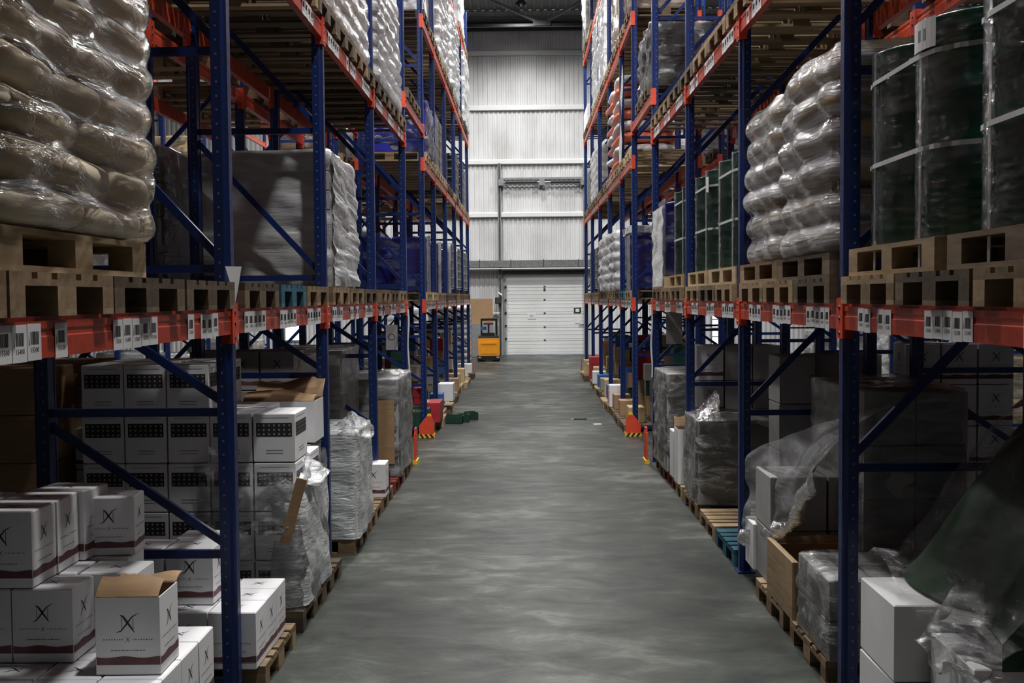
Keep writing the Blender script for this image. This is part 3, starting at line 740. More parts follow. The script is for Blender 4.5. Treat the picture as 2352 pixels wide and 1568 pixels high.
def print_mesh(wx, wy, h, kind):
    q = M(); g = .0045 - .005
    faces = [  # matrix to face plane (u right, v up), width
        (Matrix.Translation((0, -wy / 2 + .003, h / 2)) @ Matrix.Rotation(PI / 2, 4, 'X'), wx, True),
        (Matrix.Translation((wx / 2 - .003, 0, h / 2)) @ Matrix.Rotation(PI / 2, 4, 'Z') @ Matrix.Rotation(PI / 2, 4, 'X'), wy, False),
        (Matrix.Translation((-wx / 2 + .003, 0, h / 2)) @ Matrix.Rotation(-PI / 2, 4, 'Z') @ Matrix.Rotation(PI / 2, 4, 'X'), wy, False)]
    for T, w, front in faces:
        def R4(x0, x1, y0, y1, ink): q.add([T @ Vector(p) for p in ((x0, y0, 0), (x1, y0, 0), (x1, y1, 0), (x0, y1, 0))], [(0, 1, 2, 3)], ink)
        if kind == 'x':
            big = .34 * w
            xlogo(q, T @ Matrix.Translation((0, h * .17, 0)), big)
            xlogo(q, T @ Matrix.Translation((0, -h * .045, 0)), big * .26, False)
            n = 8
            for i in range(n):
                for sgn in (-1, 1): R4(sgn * w * (.08 + i * .04) - .0025, sgn * w * (.08 + i * .04) + .0025, -h * .05, -h * .035, 'maroon' if i % 2 else 'grey')
            x = -.26 * w; rr = random.Random(3)
            while x < .26 * w:
                l = rr.uniform(.006, .02); R4(x, x + l, -h * .19, -h * .178, 'grey'); x += l + .004
            pts = []; k = 12
            for i in range(k):
                xa, xb = -w / 2 + .006 + (w - .012) * i / k, -w / 2 + .006 + (w - .012) * (i + 1) / k
                ya = -h * (.27 + .012 * math.sin(i * .9)); yb = -h * (.27 + .012 * math.sin((i + 1) * .9))
                q.add([T @ Vector(p) for p in ((xa, -h * .37, 0), (xb, -h * .37, 0), (xb, yb, 0), (xa, ya, 0))], [(0, 1, 2, 3)], 'maroon')
        elif kind == 'grid':
            R4(-w * .42, w * .42, h * .02, h * .30, 'ink')
            nx_, ny_ = 7, 3
            for i in range(nx_):
                for j in range(ny_):
                    cx_ = -w * .36 + i * w * .12; cy_ = h * .07 + j * h * .09
                    q.add([T @ Vector(p) for p in ((cx_ - .006, cy_ - .006, .0008), (cx_ + .006, cy_ - .006, .0008), (cx_ + .006, cy_ + .006, .0008), (cx_ - .006, cy_ + .006, .0008))], [(0, 1, 2, 3)], 'greycarton')
            for k in range(2): R4(-w * .2, w * .2, -h * (.25 + k * .06), -h * (.265 + k * .06), 'grey')
            R4(-w * .35, w * .35, h * .41, h * .40, 'grey')
    T = Matrix.Translation((0, 0, h - .003))
    if kind == 'x': xlogo(q, T @ Matrix.Diagonal((1, .7, 1, 1)), .34 * wx); 
    q.add([(-wx / 2 + .01, -.0012, h - .0034), (wx / 2 - .01, -.0012, h - .0034), (wx / 2 - .01, .0012, h - .0034), (-wx / 2 + .01, .0012, h - .0034)], [(0, 1, 2, 3)], 'ink') if kind != 'x' else None
    return q.mesh('printed_mark')
PR = {}
def carton(x, y, z, wx, wy, h, label, m='carton', kind='x', group=None, rz=None, cat='carton'):
    o = tag(put('carton', boxmesh(wx, wy, h, m), None, (x, y, z), R.uniform(-.015, .015) if rz is None else rz), label, cat, group)
    if kind:
        k = (round(wx, 3), round(wy, 3), round(h, 3), kind)
        if k not in PR: PR[k] = print_mesh(*k)
        put('printed_mark', PR[k], o)
    return o
def open_carton(x, y, z, wx, wy, h, label, m='carton', kind='x', rz=0, flaps=((1, 2.0), (-1, 1.2)), inner='kraft', fl=.12):
    t = thing('open_carton', label, 'carton', (x, y, z), rz)
    q = M(); th = .004; X, Y = wx / 2, wy / 2
    q.box(-X, X, -Y, -Y + th, 0, h, m); q.box(-X, X, Y - th, Y, 0, h, m); q.box(-X, -X + th, -Y + th, Y - th, 0, h, m); q.box(X - th, X, -Y + th, Y - th, 0, h, m)
    q.box(-X, X, -Y, Y, 0, th, m)
    i = .0045
    q.box(-X + i, X - i, -Y + i, -Y + i + .001, th, h, inner); q.box(-X + i, X - i, Y - i - .001, Y - i, th, h, inner); q.box(-X + i, -X + i + .001, -Y + i, Y - i, th, h, inner); q.box(X - i - .001, X - i, -Y + i, Y - i, th, h, inner)
    put('carton_body', q, t)
    for sg, ang in flaps:      # flaps hinged along the long edges at y = sg*Y, opening outwards
        q = M(); n = 6
        def fn(u, v):
            a = ang * (.7 + .3 * v) + .12 * math.sin(u * 5); r_ = v * fl * (1 - .1 * math.sin(u * 7))
            return (-X + .004 + u * (wx - .008), sg * (Y + r_ * math.sin(a)) , h + r_ * math.cos(a) + .004)
        q.grid(fn, 10, n, inner); o = put('flap', q, t)
        o['label'] = 'brown inner side of an open flap'
    if kind:
        k = (round(wx, 3), round(wy, 3), round(h, 3), 'xo')
        pm = print_mesh(wx + .008, wy + .008, h, kind); put('printed_mark', pm, t)
    return t
def sheet(name, label, fn, nu, nv, m, cat='film'):
    q = M(); q.grid(fn, nu, nv, m); return tag(put(name, q), label, cat)

# ================================================================== LEFT RACK, first level
Z1 = 2.20; Z2 = 4.47; Z3 = 6.74; Z4 = 9.01
def px_(s, d): return s * d
wl = 'on first beam level of left rack'
for y, w in ((2.75, 'wood'), (3.57, 'wood'), (4.40, 'darkwood'), (5.24, 'darkwood'), (6.25, 'darkwood'), (7.1, 'tealwood'), (7.95, 'wood'), (8.95, 'wood'), (9.8, 'wood'), (10.7, 'darkwood'), (11.8, 'wood'), (12.65, 'darkwood'), (13.5, 'wood')):
    pallet(-(1.63 + .6), y, Z1, w, False, wl)
pallet(-(1.66 + .4), 3.79, Z1 + PZ, 'palewood', True, wl, label='pale pallet directly under the wrapped beige sacks, upper left foreground')
sack_load('tall stack of beige sacks in shiny stretch film, upper left foreground', -2.50, -1.64, 3.16, 4.40, Z1 + 2 * PZ + .005, 11, .143, 'sack', 'filmsack', bulge=.035, skew=.35, film_amp=.02)
sack_load('second stack of film wrapped beige sacks at the left edge, nearer the camera', -2.50, -1.68, 1.85, 3.05, Z1 + PZ + .005, 12, .143, 'sack', 'filmsack', bulge=.035)
q = M(); q.add([(-.03, 0, .16), (.06, .02, .16), (.04, .01, .05), (.02, .0, -.04), (.0, 0, .05)], [(0, 1, 2, 3, 4)], 'paper')
tag(put('torn_label', q, None, (-1.655, 5.66, 2.27), .4), 'torn white scrap of film hanging on the nearest left upright', 'scrap')
# wrapped grey load facing the camera
box_load('large grey film wrapped load behind the second left upright', -2.78, -1.66, 8.62, 9.86, Z1 + PZ, 3.46, 3, 3, 7, 'greycarton', 'filmgrey', amp=.018, bulge=.012)
sheet('white_film_side', 'bright crumpled white film down the aisle side of the grey load', lambda u, v: (-1.632 + .03 * noise.noise(Vector((u * 1.5, v * 10 + u, 1))) + .014 * noise.noise(Vector((u * 2.5, v * 30 + 2 * u, 5))), 8.63 + u * 1.22 + .01 * math.sin(v * 12), 2.36 + v * (1.1 - .16 * u) ), 40, 90, 'filmwhite')

# ================================================================== LEFT RACK second level
wl2 = 'on second beam level of left rack'
for i in range(13):
    y = 3.45 + i * .85
    if any(abs(y - f) < .3 for f in ()): continue
    pallet(-(1.63 + .6), y + (0.0), Z2, R.choice(['darkwood', 'darkwood', 'wood']), False, wl2)
sack_load('crumpled film wrapped sacks high on the left rack, first above the aisle', -2.7, -1.68, 8.7, 10.9, Z2 + PZ, 9, .17, 'sack', 'filmtwist', ny=3, taper=.05, skew=-.6)
sack_load('crumpled film wrapped sacks high on the left rack, second above the aisle', -2.7, -1.66, 11.35, 13.6, Z2 + PZ, 8, .17, 'whitesack', 'filmtwist', ny=3, taper=.05, skew=-.6)

# ================================================================== RIGHT RACK, first level
wr = 'on first beam level of right rack'
for i, w in enumerate(['darkwood', 'wood', 'darkwood', 'wood', 'darkwood', 'wood', 'wood', 'wood', 'darkwood', 'wood', 'wood', 'wood', 'darkwood']):
    y = [2.75, 3.57, 4.4, 5.22, 6.22, 7.05, 7.88, 8.95, 9.8, 10.65, 11.8, 12.65, 13.5][i]
    pallet(1.63 + .6, y, Z1, w, False, wr)
wr1 = 'in upper layer on first level of right rack'
for y, w in ((3.7, 'darkwood'), (5.0, 'wood'), (6.55, 'darkwood'), (7.78, 'wood'), (9.2, 'palewood'), (10.5, 'palewood'), (12.0, 'palewood'), (13.5, 'palewood')):
    pallet(1.64 + .6 if False else 1.66 + .4, y, Z1 + PZ, w, True, wr1)
ZD = Z1 + 2 * PZ
drum_group(2.0 + .3, 3.7, ZD, GD, 'dark green', 'at the right photo edge', h=.96, dy=.6)
drum_group(2.0 + .3, 5.0, ZD, GD, 'dark green', 'beside nearest right upright', h=.96, dy=.6)
q = M(); P_ = lambda a, z: (.31 * math.cos(math.radians(a)), .31 * math.sin(math.radians(a)), z)
for a in range(168, 204, 6):
    q.add([P_(a, .83), P_(a + 6, .83), P_(a + 6, .96), P_(a, .96)], [(0, 1, 2, 3)], 'paper')
q.add([tuple(1.004 * c for c in P_(a, .87)[:2]) + (z_,) for a, z_ in ((180, .87), (192, .87), (192, .92), (180, .92))], [(0, 1, 2, 3)], 'grey')
tag(put('paper_label', q, None, (2.0, 4.7, ZD)), 'white paper label with a grey square on a green drum, upper right', 'label')
sack_load('twisted film wrapped beige sacks, taller stack left of the near right upright', 1.68, 2.6, 5.95, 7.12, ZD - .01, 6, .198, 'tansack', 'filmtwist', skew=-.9, bulge=.06, film_amp=.03, taper=.05, ny=1, nx=1, freq=1.5)
sack_load('twisted film wrapped beige sacks, second stack just right of the second right upright', 1.70, 2.6, 7.22, 8.3, ZD - .01, 6, .192, 'tansack', 'filmtwist', skew=-.9, bulge=.06, film_amp=.03, taper=.07, ny=1, nx=1, freq=1.5)
drum_group(2.3, 9.2, ZD, GD, 'dark green', 'first past second right upright', h=.96, dy=.6)
drum_group(2.3, 10.5, ZD, GD, 'dark green', 'second past second right upright', h=.96, dy=.6)
drum_group(2.3, 12.0, ZD, GD, 'dark green', 'just past third right upright', h=.96, dy=.6)
drum_group(2.3, 13.5, ZD, BD, 'deep blue', 'just before right passage', 'filmthin', False, h=.95)
sheet('film_flap', 'milky film over the aisle side of the deep blue drums before the right passage', lambda u, v: (1.655 + .02 * noise.noise(Vector((u * 3, v * 8, 1))), 13.05 + u * 1.05, ZD - .12 + v * 1.0), 20, 40, 'filmtwist')
q = M(); q.add([(-.006, 0, 0), (-.006, .13, .02), (-.01, .12, .16), (-.006, 0, .15)], [(0, 1, 2, 3)], 'paper'); tag(put('paper_label', q, None, (1.70, 10.02, ZD + .74)), 'white paper label on a green drum near the third right upright', 'label')
# second level right
wr2 = 'on second beam level of right rack'
for i in range(11):
    pallet(1.64 + .6, 5.0 + i * .87, Z2, R.choice(['darkwood', 'wood', 'wood']), False, wr2)
pallet(2.3, 7.2, Z2 + PZ, 'wood', False, 'stacked high on right rack'); pallet(2.26, 6.3, Z2 + PZ + .0, 'darkwood', False, 'stacked high on right rack'); pallet(2.35, 6.7, Z2 + 2 * PZ, 'wood', False, 'stacked high on right rack')
# tunnel bays
for s, w in ((-1, 'left'), (1, 'right')):
    for y in (14.85, 15.75): pallet(s * 2.24, y, 5.0, 'darkwood', False, 'bridging the %s cross passage' % w, parts=False)
box_load('black shiny film wrapped load above the right cross passage', 1.72, 2.75, 14.75, 16.2, 5.14, 6.05, 2, 2, 2, 'darkload', 'filmloose', amp=.05, name='wrapped_black_load')
# ================================================================== far racks, right
def fp(s, y, z, w=None, lv='first'):
    pallet(s * 2.24, y, z, w or R.choice(['wood', 'wood', 'darkwood', 'palewood']), False, 'on %s level of far %s rack' % (lv, 'left' if s < 0 else 'right'), parts=False)
for s in (-1, 1):
    for a, b2 in zip(FY2[:-1], FY2[1:]):
        n = 2 if b2 - a < 2.4 else 3
        for k in range(n):
            y = a + (b2 - a) * (k + .5) / n
            fp(s, y, Z1, 'tealwood' if (s > 0 and a < 17 and k == 1) else None); fp(s, y, Z2, 'palewood' if a < 20 else None, 'second'); fp(s, y, Z3, None, 'third')
            if y > 26: fp(s, y, Z4, None, 'fourth')
zt = Z1 + PZ
drum_group(2.3, 17.9, zt, BD, 'deep blue', 'just past right passage', 'filmthin', False, parts=False)
q = M(); q.box(-.62, .62, -.62, .62, 0, .16, 'whitesack'); tag(put('white_cover', shell(-.63, .63, -.62, .62, 0, .12, 'filmwhite', None, 0, .02, 4), None, (2.3, 17.9, zt + .95)), 'white film cap over the deep blue drums beyond the right cross passage', 'film')
sack_load('silver wrapped lumpy stack on first level of far right rack', 1.66, 2.7, 19.6, 23.9, zt, 6, .19, 'whitesack', 'filmwhite', ny=4, bulge=.05, film_amp=.04)
for k, y in enumerate((25.6, 26.9, 28.6)): ibc(2.26, y, zt, 'caged white tote tank on first level of far right rack, %s from camera' % ordw(k + 1))
sack_load('sacks in alternating white and orange rows on the far right rack', 1.68, 2.75, 19.3, 22.0, Z2 + PZ, 8, .215, 'whitesack', None, alt='orangesack', nx=1, ny=2)
q = sheet('film_flap', 'milky film flap hanging beside the white and orange sacks', lambda u, v: (1.62 - .02 * math.sin(v * 6) + .05 * u, 18.0 + u * .9 + .2 * v * u, 4.9 + v * 1.3 - .5 * u + .03 * math.sin(u * 9)), 14, 14, 'filmwhite')
box_load('kraft cartons in clear film high above the far right passage', 1.75, 2.75, 17.2, 18.9, Z3 + PZ, 8.3, 2, 3, 4, 'kraft', 'film', amp=.02)
box_load('white wrapped tall load on third level of far right rack', 1.68, 2.7, 22.6, 26.6, Z3 + PZ, 8.75, 2, 4, 6, 'carton', 'filmwhite', amp=.035)
sack_load('white wrapped bags on second level of far right rack', 1.68, 2.7, 24.8, 27.0, Z2 + PZ, 6, .2, 'whitesack', 'filmwhite', ny=2, bulge=.03)
for k, y in enumerate((28.1, 29.4)): ibc(2.26, y, Z2 + PZ, 'caged white tote tank on second level of far right rack, %s from camera' % ordw(k + 1))
box_load('clear wrapped load at the top far end of the right rack', 1.62, 2.7, 28.4, 29.9, Z4 + PZ, 10.6, 2, 2, 5, 'tank', 'film', amp=.02)
box_load('pale cartons on third level at the end of the right rack', 1.64, 2.6, 28.2, 29.9, Z3 + PZ, 7.4, 3, 3, 2, 'carton', None)
box_load('brown cartons on third level of far right rack behind film', 1.75, 2.7, 19.6, 21.4, Z3 + PZ, 8.6, 2, 3, 5, 'tancarton', 'film', amp=.02)
box_load('brown cartons on top level of far right rack near the passage', 1.75, 2.7, 17.2, 18.8, Z4 + PZ, 10.3, 2, 3, 3, 'kraft', 'film', amp=.02)
# far racks, left
drum_group(-2.3, 17.9, zt, BD, 'deep blue', 'just past left passage', 'filmthin', False, parts=False)
drum_group(-2.28, 20.0, zt, BD, 'deep blue', 'second on far left rack', 'filmthin', False, parts=False)
drum_group(-2.28, 22.6, zt, BD, 'deep blue', 'midway on far left rack', 'filmthin', False, parts=False)
for k, y in enumerate((24.2, 26.6, 28.4, 29.5)):
    ibc(-2.22, y, zt, 'caged white tote tank on first level of far left rack, %s from camera' % ordw(k + 1))
box_load('blue barrels load in loose shiny film on second level of far left rack', -2.75, -1.66, 17.1, 18.7, Z2 + PZ, 5.45, 2, 2, 1, 'bluedrum', 'filmloose', amp=.04, part='barrel', name='wrapped_barrel_load')
for k, y in enumerate((20.2, 21.5)): ibc(-2.24, y, Z2 + PZ, 'grey wrapped tote tank on second level of far left rack, %s from camera' % ordw(k + 1))
for k, y in enumerate((26.0, 27.8, 29.2)): ibc(-2.22, y, Z2 + PZ, 'caged tote tank on second level at far left rack end, %s from camera' % ordw(k + 1), tank='tank' if k != 0 else 'black')
sack_load('silver and dark film wrapped trays high on the far left rack', -2.75, -1.68, 20.2, 22.8, Z3 + PZ, 10, .2, 'greycarton', 'filmwhite', alt='darkload', ny=2, nx=1, bulge=.04, film_amp=.03)
sack_load('white crumpled wrapped stack high on the far left rack', -2.75, -1.66, 23.2, 25.8, Z3 + PZ, 9, .2, 'whitesack', 'filmwhite', ny=2, nx=1, bulge=.05, film_amp=.04)
box_load('translucent wrapped load on third level near the end of the left rack', -2.7, -1.62, 27.6, 29.9, Z3 + PZ, 8.7, 2, 3, 6, 'tank', 'filmwhite', amp=.03)
box_load('clear wrapped load at the top far end of the left rack', -2.7, -1.66, 26.4, 28.4, Z4 + PZ, 10.6, 2, 3, 5, 'tank', 'filmwhite', amp=.03)
box_load('white sheeted load at the top of the far left rack near the passage', -2.75, -1.75, 17.3, 18.8, Z3 + PZ, 7.9, 2, 2, 4, 'carton', 'film', amp=.03)
# ================================================================== FLOOR, left foreground cartons
CW, CD, CH = .28, .245, .335
zf = 2 * PZ
def fpallet(x, y, w='wood', z=0, long_y=False, where='on the floor along the left rack', label=None): return pallet(x, y, z, w, long_y, where, label=label)
pallet(-2.24, 4.75, 0, 'wood', False, 'on the floor along the left rack'); pallet(-2.24, 3.85, 0, 'wood', False, 'on the floor along the left rack')
pallet(-2.24, 4.75, PZ, 'wood', False, 'under the printed cartons at left'); pallet(-2.24, 3.85, PZ, 'wood', False, 'under the printed cartons at left')
G1 = 'white cartons printed with a black X, left foreground'
def xc(x, y, z, lab, rz=None, w=CW, d_=CD, h=CH): carton(x, y, z, w, d_, h, lab, 'carton', 'x', G1, rz)
for j in range(6):
    for i in range(4):
        xc(-(1.63 + CW * (i + .5)), 5.15 - CD * (j + .5), zf, 'white X printed carton in the bottom layer, %s row back, %s from the aisle' % (ordw(6 - j), ordw(i + 1)))
zt2 = zf + CH
open_carton(-(1.66 + .14), 4.46 + .125, zt2, .28, .25, .34, 'white carton printed with an X logo, lid torn open, bottom left foreground', flaps=((1, 1.5), (-1, -.9)), rz=.02, fl=.11)
for k, (x, y) in enumerate(((2.24, 4.73), (2.52, 4.73), (2.80, 4.73))): xc(-x, y, zt2, 'white X printed carton in the second layer facing the camera, %s from the aisle' % ordw(k + 1), h=.34)
for k, (x, y) in enumerate(((2.05, 5.0), (2.34, 5.0), (2.62, 5.0))): xc(-x, y, zt2, 'white X printed carton behind the second layer front row, %s from the aisle' % ordw(k + 1), h=.34)
zt3 = zt2 + .34
for k, (x, y, r_) in enumerate(((2.42, 4.73, .0), (2.42, 4.98, .02), (2.38, 5.24, -.12))): xc(-x, y, zt3, 'white X printed carton in the top layer at left edge, %s from the camera' % ordw(k + 1), r_, .29, .245, .35)
for k, (x, y, r_) in enumerate(((2.72, 4.73, .0), (2.72, 4.98, .0))): xc(-x, y, zt3, 'white X printed carton hidden left in the top layer, %s from the camera' % ordw(k + 1), r_, .29, .245, .35)
xc(-2.2, 5.28, zt2, 'dark shaded X printed carton under the steel brace, left foreground', .0, .28, .22, .34); xc(-2.18, 5.3, zt3, 'upper shaded X printed carton under the steel brace, left foreground', .1, .26, .2, .3)
# bay 1
for y in (6.3, 7.35, 8.0): pallet(-2.17, y, 0, 'wood' if y < 7 else 'darkwood', False, 'on the floor along the left rack')
for j in range(3):
    for i in range(4):
        xc(-(1.6 + CW * (i + .5)), 5.84 + CD * (j + .5), PZ, 'white X carton on floor pallet past first left upright, %s row, %s from aisle' % (ordw(j + 1), ordw(i + 1)))
for k, (x, y, z) in enumerate(((2.02, 6.1, PZ + CH), (2.31, 6.1, PZ + CH), (2.05, 6.35, PZ + CH))): xc(-x, y, z, 'shaded X printed carton standing behind the first left upright, %s from the aisle' % ordw(k + 1))
G2 = 'white cartons with a dark dotted grid band'
for j in range(2):
    for i in range(5):
        for k in range(4 if i < 2 else 5):
            if i == 0 and k == 3 and j == 1: continue
            carton(-(1.62 + .29 * (i + .5)), 7.0 + .42 * j + .21, PZ + .335 * k, .288, .41, .333, 'pale carton with dotted grid band, %s layer, %s from aisle, %s row' % (ordw(k + 1), ordw(i + 1), 'front' if j == 0 else 'rear'), 'carton', 'grid', G2)
q = shell(-2.3, -1.575, 6.97, 7.92, .12, 1.12, 'filmloose', None, 0, .02, 3, top=False, skew=1.5, nu=160, nv=60)
tag(put('stretch_film', q, None, (-1.9375, 7.445, .12)), 'grey silver film wrapped round the lower grid band cartons', 'film')
q = shell(-1.83, -1.56, 7.0, 7.9, .16, 1.0, 'filmwhite', None, 0, .014, 9, top=False, skew=.6, nu=120, nv=50)
tag(put('film_roll_side', q, None, (-1.695, 7.45, .16)), 'milky wrapped side of the carton stack by the aisle, left', 'film')
def peak(u, v):
    a = u * 2 * PI; r_ = .16 * (1 - v) ** 1.3 + .012
    return (-1.66 + r_ * math.cos(a) + .05 * noise.noise(Vector((u * 6, v * 4, 0))), 7.35 + 1.6 * r_ * math.sin(a) + .06 * noise.noise(Vector((v * 5, u * 6, 3))), .98 + v * .2 + .03 * math.sin(a * 3))
q = M(); q.grid(peak, 30, 14, 'filmwhite', True); tag(put('film_peak', q), 'gathered tuft of white film above the wrapped stack, left aisle edge', 'film')
sheet('loose_film', 'loose clear film hanging diagonally across the grid band cartons', lambda u, v: (-1.58 - u * .62 + .03 * noise.noise(Vector((u * 7, v * 7, 0))), 6.93 - .05 * v + .05 * noise.noise(Vector((u * 9, v * 5, 4))), 1.0 + .28 * u - v * (.32 + .35 * u)), 40, 30, 'filmloose')
q = M(); q.box(-.035, .035, -.006, .006, 0, .46, 'kraft'); tag(put('cardboard_strip', q, None, (-1.68, 6.9, .62), rot=(.1, .28, .1)), 'leaning brown cardboard strip against the wrapped cartons', 'cardboard')
open_carton(-1.95, 8.1, 1.15, .55, .36, .32, 'wide carton with raised brown flaps behind the grid band stack', kind=None, flaps=((1, .9), (-1, -1.3)), fl=.2)
for k in range(3): carton(-1.95, 8.1, PZ + k * .335, .5, .38, .333, 'grey carton under the open flapped carton, %s from the floor' % ordw(k + 1), 'greycarton', None)
# bay 2
G3 = 'X printed carton wall on the floor behind the second left upright'
for y in (9.45, 10.4, 11.3): pallet(-2.17, y, 0, 'wood', False, 'on the floor along the left rack')
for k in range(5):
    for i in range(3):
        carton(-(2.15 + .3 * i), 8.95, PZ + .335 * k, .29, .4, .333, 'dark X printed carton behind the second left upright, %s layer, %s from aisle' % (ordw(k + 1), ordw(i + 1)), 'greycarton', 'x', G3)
box_load('tall white wrapped pallet load just beyond the second left upright', -2.0, -1.54, 9.05, 9.9, PZ, 1.08, 1, 2, 2, 'carton', 'filmwhite', amp=.014)
q = M(); q.grid(lambda u, v: (-1.62 + (.2 * (1 - v)) * math.cos(u * 2 * PI) + .05 * noise.noise(Vector((u * 6, v * 5, 2))), 9.3 + .3 * (1 - .6 * v) * math.sin(u * 2 * PI), 1.06 + .14 * v + .04 * math.sin(u * 19)), 40, 10, 'filmloose', True)
tag(put('film_tuft', q), 'shiny loose film tuft on the tall white wrapped load, left', 'film')
box_load('dark grey wrapped cartons further back in the third left bay', -2.85, -2.1, 9.3, 10.6, PZ, 1.72, 2, 3, 5, 'greycarton', 'film')
box_load('mid grey cartons at the back of the third left bay', -2.8, -2.0, 10.9, 12.1, PZ, 1.7, 2, 3, 5, 'greycarton', 'film')
carton(-1.68, 11.1, PZ, .26, .3, .36, 'small white carton alone on a floor pallet, left beyond the third upright', 'carton', 'x')
def bottle(x, y, z, label):
    q = M(); q.lathe([(0, 0), (.037, 0), (.038, .19), (.03, .225), (.015, .25), (.014, .3), (0, .3)], 'bottle', 16); t = tag(put('bottle', q, None, (x, y, z)), label, 'bottle')
bottle(-1.6, 11.42, PZ, 'dark wine bottle standing on a floor pallet beside the small white carton')
pallet(-2.17, 12.3, 0, 'redwood', False, 'on the floor along the left rack'); pallet(-2.17, 13.2, 0, 'wood', False, 'on the floor along the left rack')
box_load('tall film wrapped carton load before the left cross passage', -2.6, -1.56, 12.25, 13.65, PZ, 1.30, 3, 4, 4, 'greycarton', 'film', amp=.02)
q = M(); q.box(-.11, .11, -.004, .004, 0, .75, 'kraft'); tag(put('cardboard_sheet', q, None, (-1.72, 12.22, .3)), 'upright brown cardboard corner on the wrapped load, left', 'cardboard')
q = M(); q.grid(lambda u, v: (-1.6 - .25 * u + .04 * noise.noise(Vector((u * 5, v * 5, 0))), 12.2 + 1.2 * v, 1.32 + .1 * math.sin(u * PI) * (1 - v) + .03 * noise.noise(Vector((u * 9, v * 9, 0)))), 20, 20, 'filmloose'); tag(put('film_tuft', q), 'bunched shiny film on top of the wrapped load before the left passage', 'film')
q = M(); q.box(-.08, .08, -.002, 0, -.17, .17, 'paper'); text_mesh(q, 'O', .14, (0, -.003, 0), FACE_CAM, 'grey'); tag(put('hanging_sign', q, None, (-1.87, 14.12, 1.72)), 'white paper sign with a grey O by the left cross passage', 'sign')
q = M(); q.box(-.11, .11, -.002, 0, -.22, .22, 'greycarton'); text_mesh(q, 'O', .18, (0, -.003, 0), FACE_CAM, 'grey'); tag(put('hanging_sign', q, None, (1.95, 14.12, 1.82)), 'grey paper sign with an O by the right cross passage', 'sign')
for s, w in ((-1, 'left'), (1, 'right')):
    q = M(); q.grid(lambda u, v: (.02 * u + .008 * math.sin(v * 9), .004 * math.sin(v * 14), -v * .95), 2, 20, 'strap'); tag(put('hanging_strip', q, None, (s * 1.655 - (0.0 if s < 0 else .02), 14.13, 2.1)), 'pale strip hanging down the last upright before the %s passage' % w, 'strip')
# ================================================================== far floor goods
def goods(s, y0, y1, specs, side):
    pass
GF = [('carton', 'white'), ('redcarton', 'red'), ('greencarton', 'dark green'), ('tancarton', 'tan'), ('kraft', 'brown'), ('bluecarton', 'blue'), ('greycarton', 'grey')]
for s, side in ((-1, 'left'), (1, 'right')):
    for k, y in enumerate((17.5, 18.5, 19.6, 20.6, 21.4, 22.5, 23.5, 24.3, 25.3, 26.2, 27.1, 28.2, 29.2)):
        pallet(s * (2.14 + R.uniform(-.05, .08)), y, 0, R.choice(['wood', 'palewood', 'darkwood']), False, 'on the floor under the far %s rack' % side, parts=False)
        for r_ in range(3):
            d_ = 1.72 + r_ * .38 + R.uniform(0, .1)
            h0 = PZ; n = 1 + (r_ > 0) * R.randrange(1, 4)
            for l in range(n):
                mm, cn = R.choice(GF if r_ == 0 else GF[1:])
                if y > 25: mm, cn = R.choice(GF[:4:3] + GF[3:4])
                h = R.uniform(.24, .36)
                carton(s * d_, y + R.uniform(-.08, .08), h0, R.uniform(.26, .36), R.uniform(.3, .45), h, '%s carton under the far %s rack, %s pallet, %s from aisle, layer %s' % (cn, side, ordw(k + 1), ordw(r_ + 1), ordw(l + 1)), mm, None, 'small cartons under the far %s rack' % side)
                h0 += h
o = carton(-1.86, 17.06, PZ, .34, .3, .36, 'dark green whiskey carton by the left red guard', 'greencarton', None)
q = M(); text_mesh(q, 'JAMESON', .062, (0, -.152, .27), FACE_CAM, 'tancarton'); q.lathe([(.045, 0), (.035, 0)], 'tancarton', 20, (0, 0, 0)); q.v = q.v[:]; put('printed_name', q, o)
o['label'] = 'dark green carton lettered JAMESON behind the left red guard'
carton(-1.8, 17.08, PZ + .365, .2, .2, .28, 'red carton on the dark green lettered carton', 'redcarton', None)
carton(-1.62, 17.9, PZ + .0, .22, .7, .34, 'white and red carton row end by the left red guard', 'redcarton', None)
carton(-1.6, 20.2, PZ + .12, .3, .5, .34, 'large white carton at the third upright of the far left rack', 'carton', None)
for k, (x, y, w) in enumerate(((-1.36, 18.75, .34), (-1.2, 18.95, .2), (-1.08, 19.3, .2))):
    q = M(); q.box(-w / 2, w / 2, -.15, .15, 0, .01, 'greencarton'); q.box(-w / 2, w / 2, -.15, -.14, 0, .13, 'greencarton'); q.box(-w / 2, w / 2, .14, .15, 0, .13, 'greencarton'); q.box(-w / 2, -w / 2 + .01, -.15, .15, 0, .13, 'greencarton'); q.box(w / 2 - .01, w / 2, -.15, .15, 0, .13, 'greencarton')
    tag(put('tray_box', q, None, (x, y, 0), .15 * k), 'dark green open box on the aisle floor, %s from the left rack' % ordw(k + 1), 'box')
o = carton(1.68, 20.0, PZ, .3, .34, .42, 'white carton with green splash mark under the far right rack', 'carton', None)
q = M()
for a in range(5): q.bar((0, -.172, .2), (.09 * math.cos(a * 2 * PI / 5 + .3), -.172, .2 + .09 * math.sin(a * 2 * PI / 5 + .3)), .002, .03, 'gs', (0, 1, 0)) if 0 else q.prism([(0, .16), (.09 * math.cos(a * 1.257 + .3), .2 + .09 * math.sin(a * 1.257 + .3)), (0, .23)], -.1725, -.1715, 'greenmark', 'y')
MT['greenmark'] = simple('green_ink', (.03, .45, .06), .6); put('green_mark', q, o)
for k in range(3):
    carton(1.72, 26.8, PZ + k * .19, .3, .4, .19, 'dark red carton stack at the far right rack foot, %s from the floor' % ordw(k + 1), 'redcarton', None)
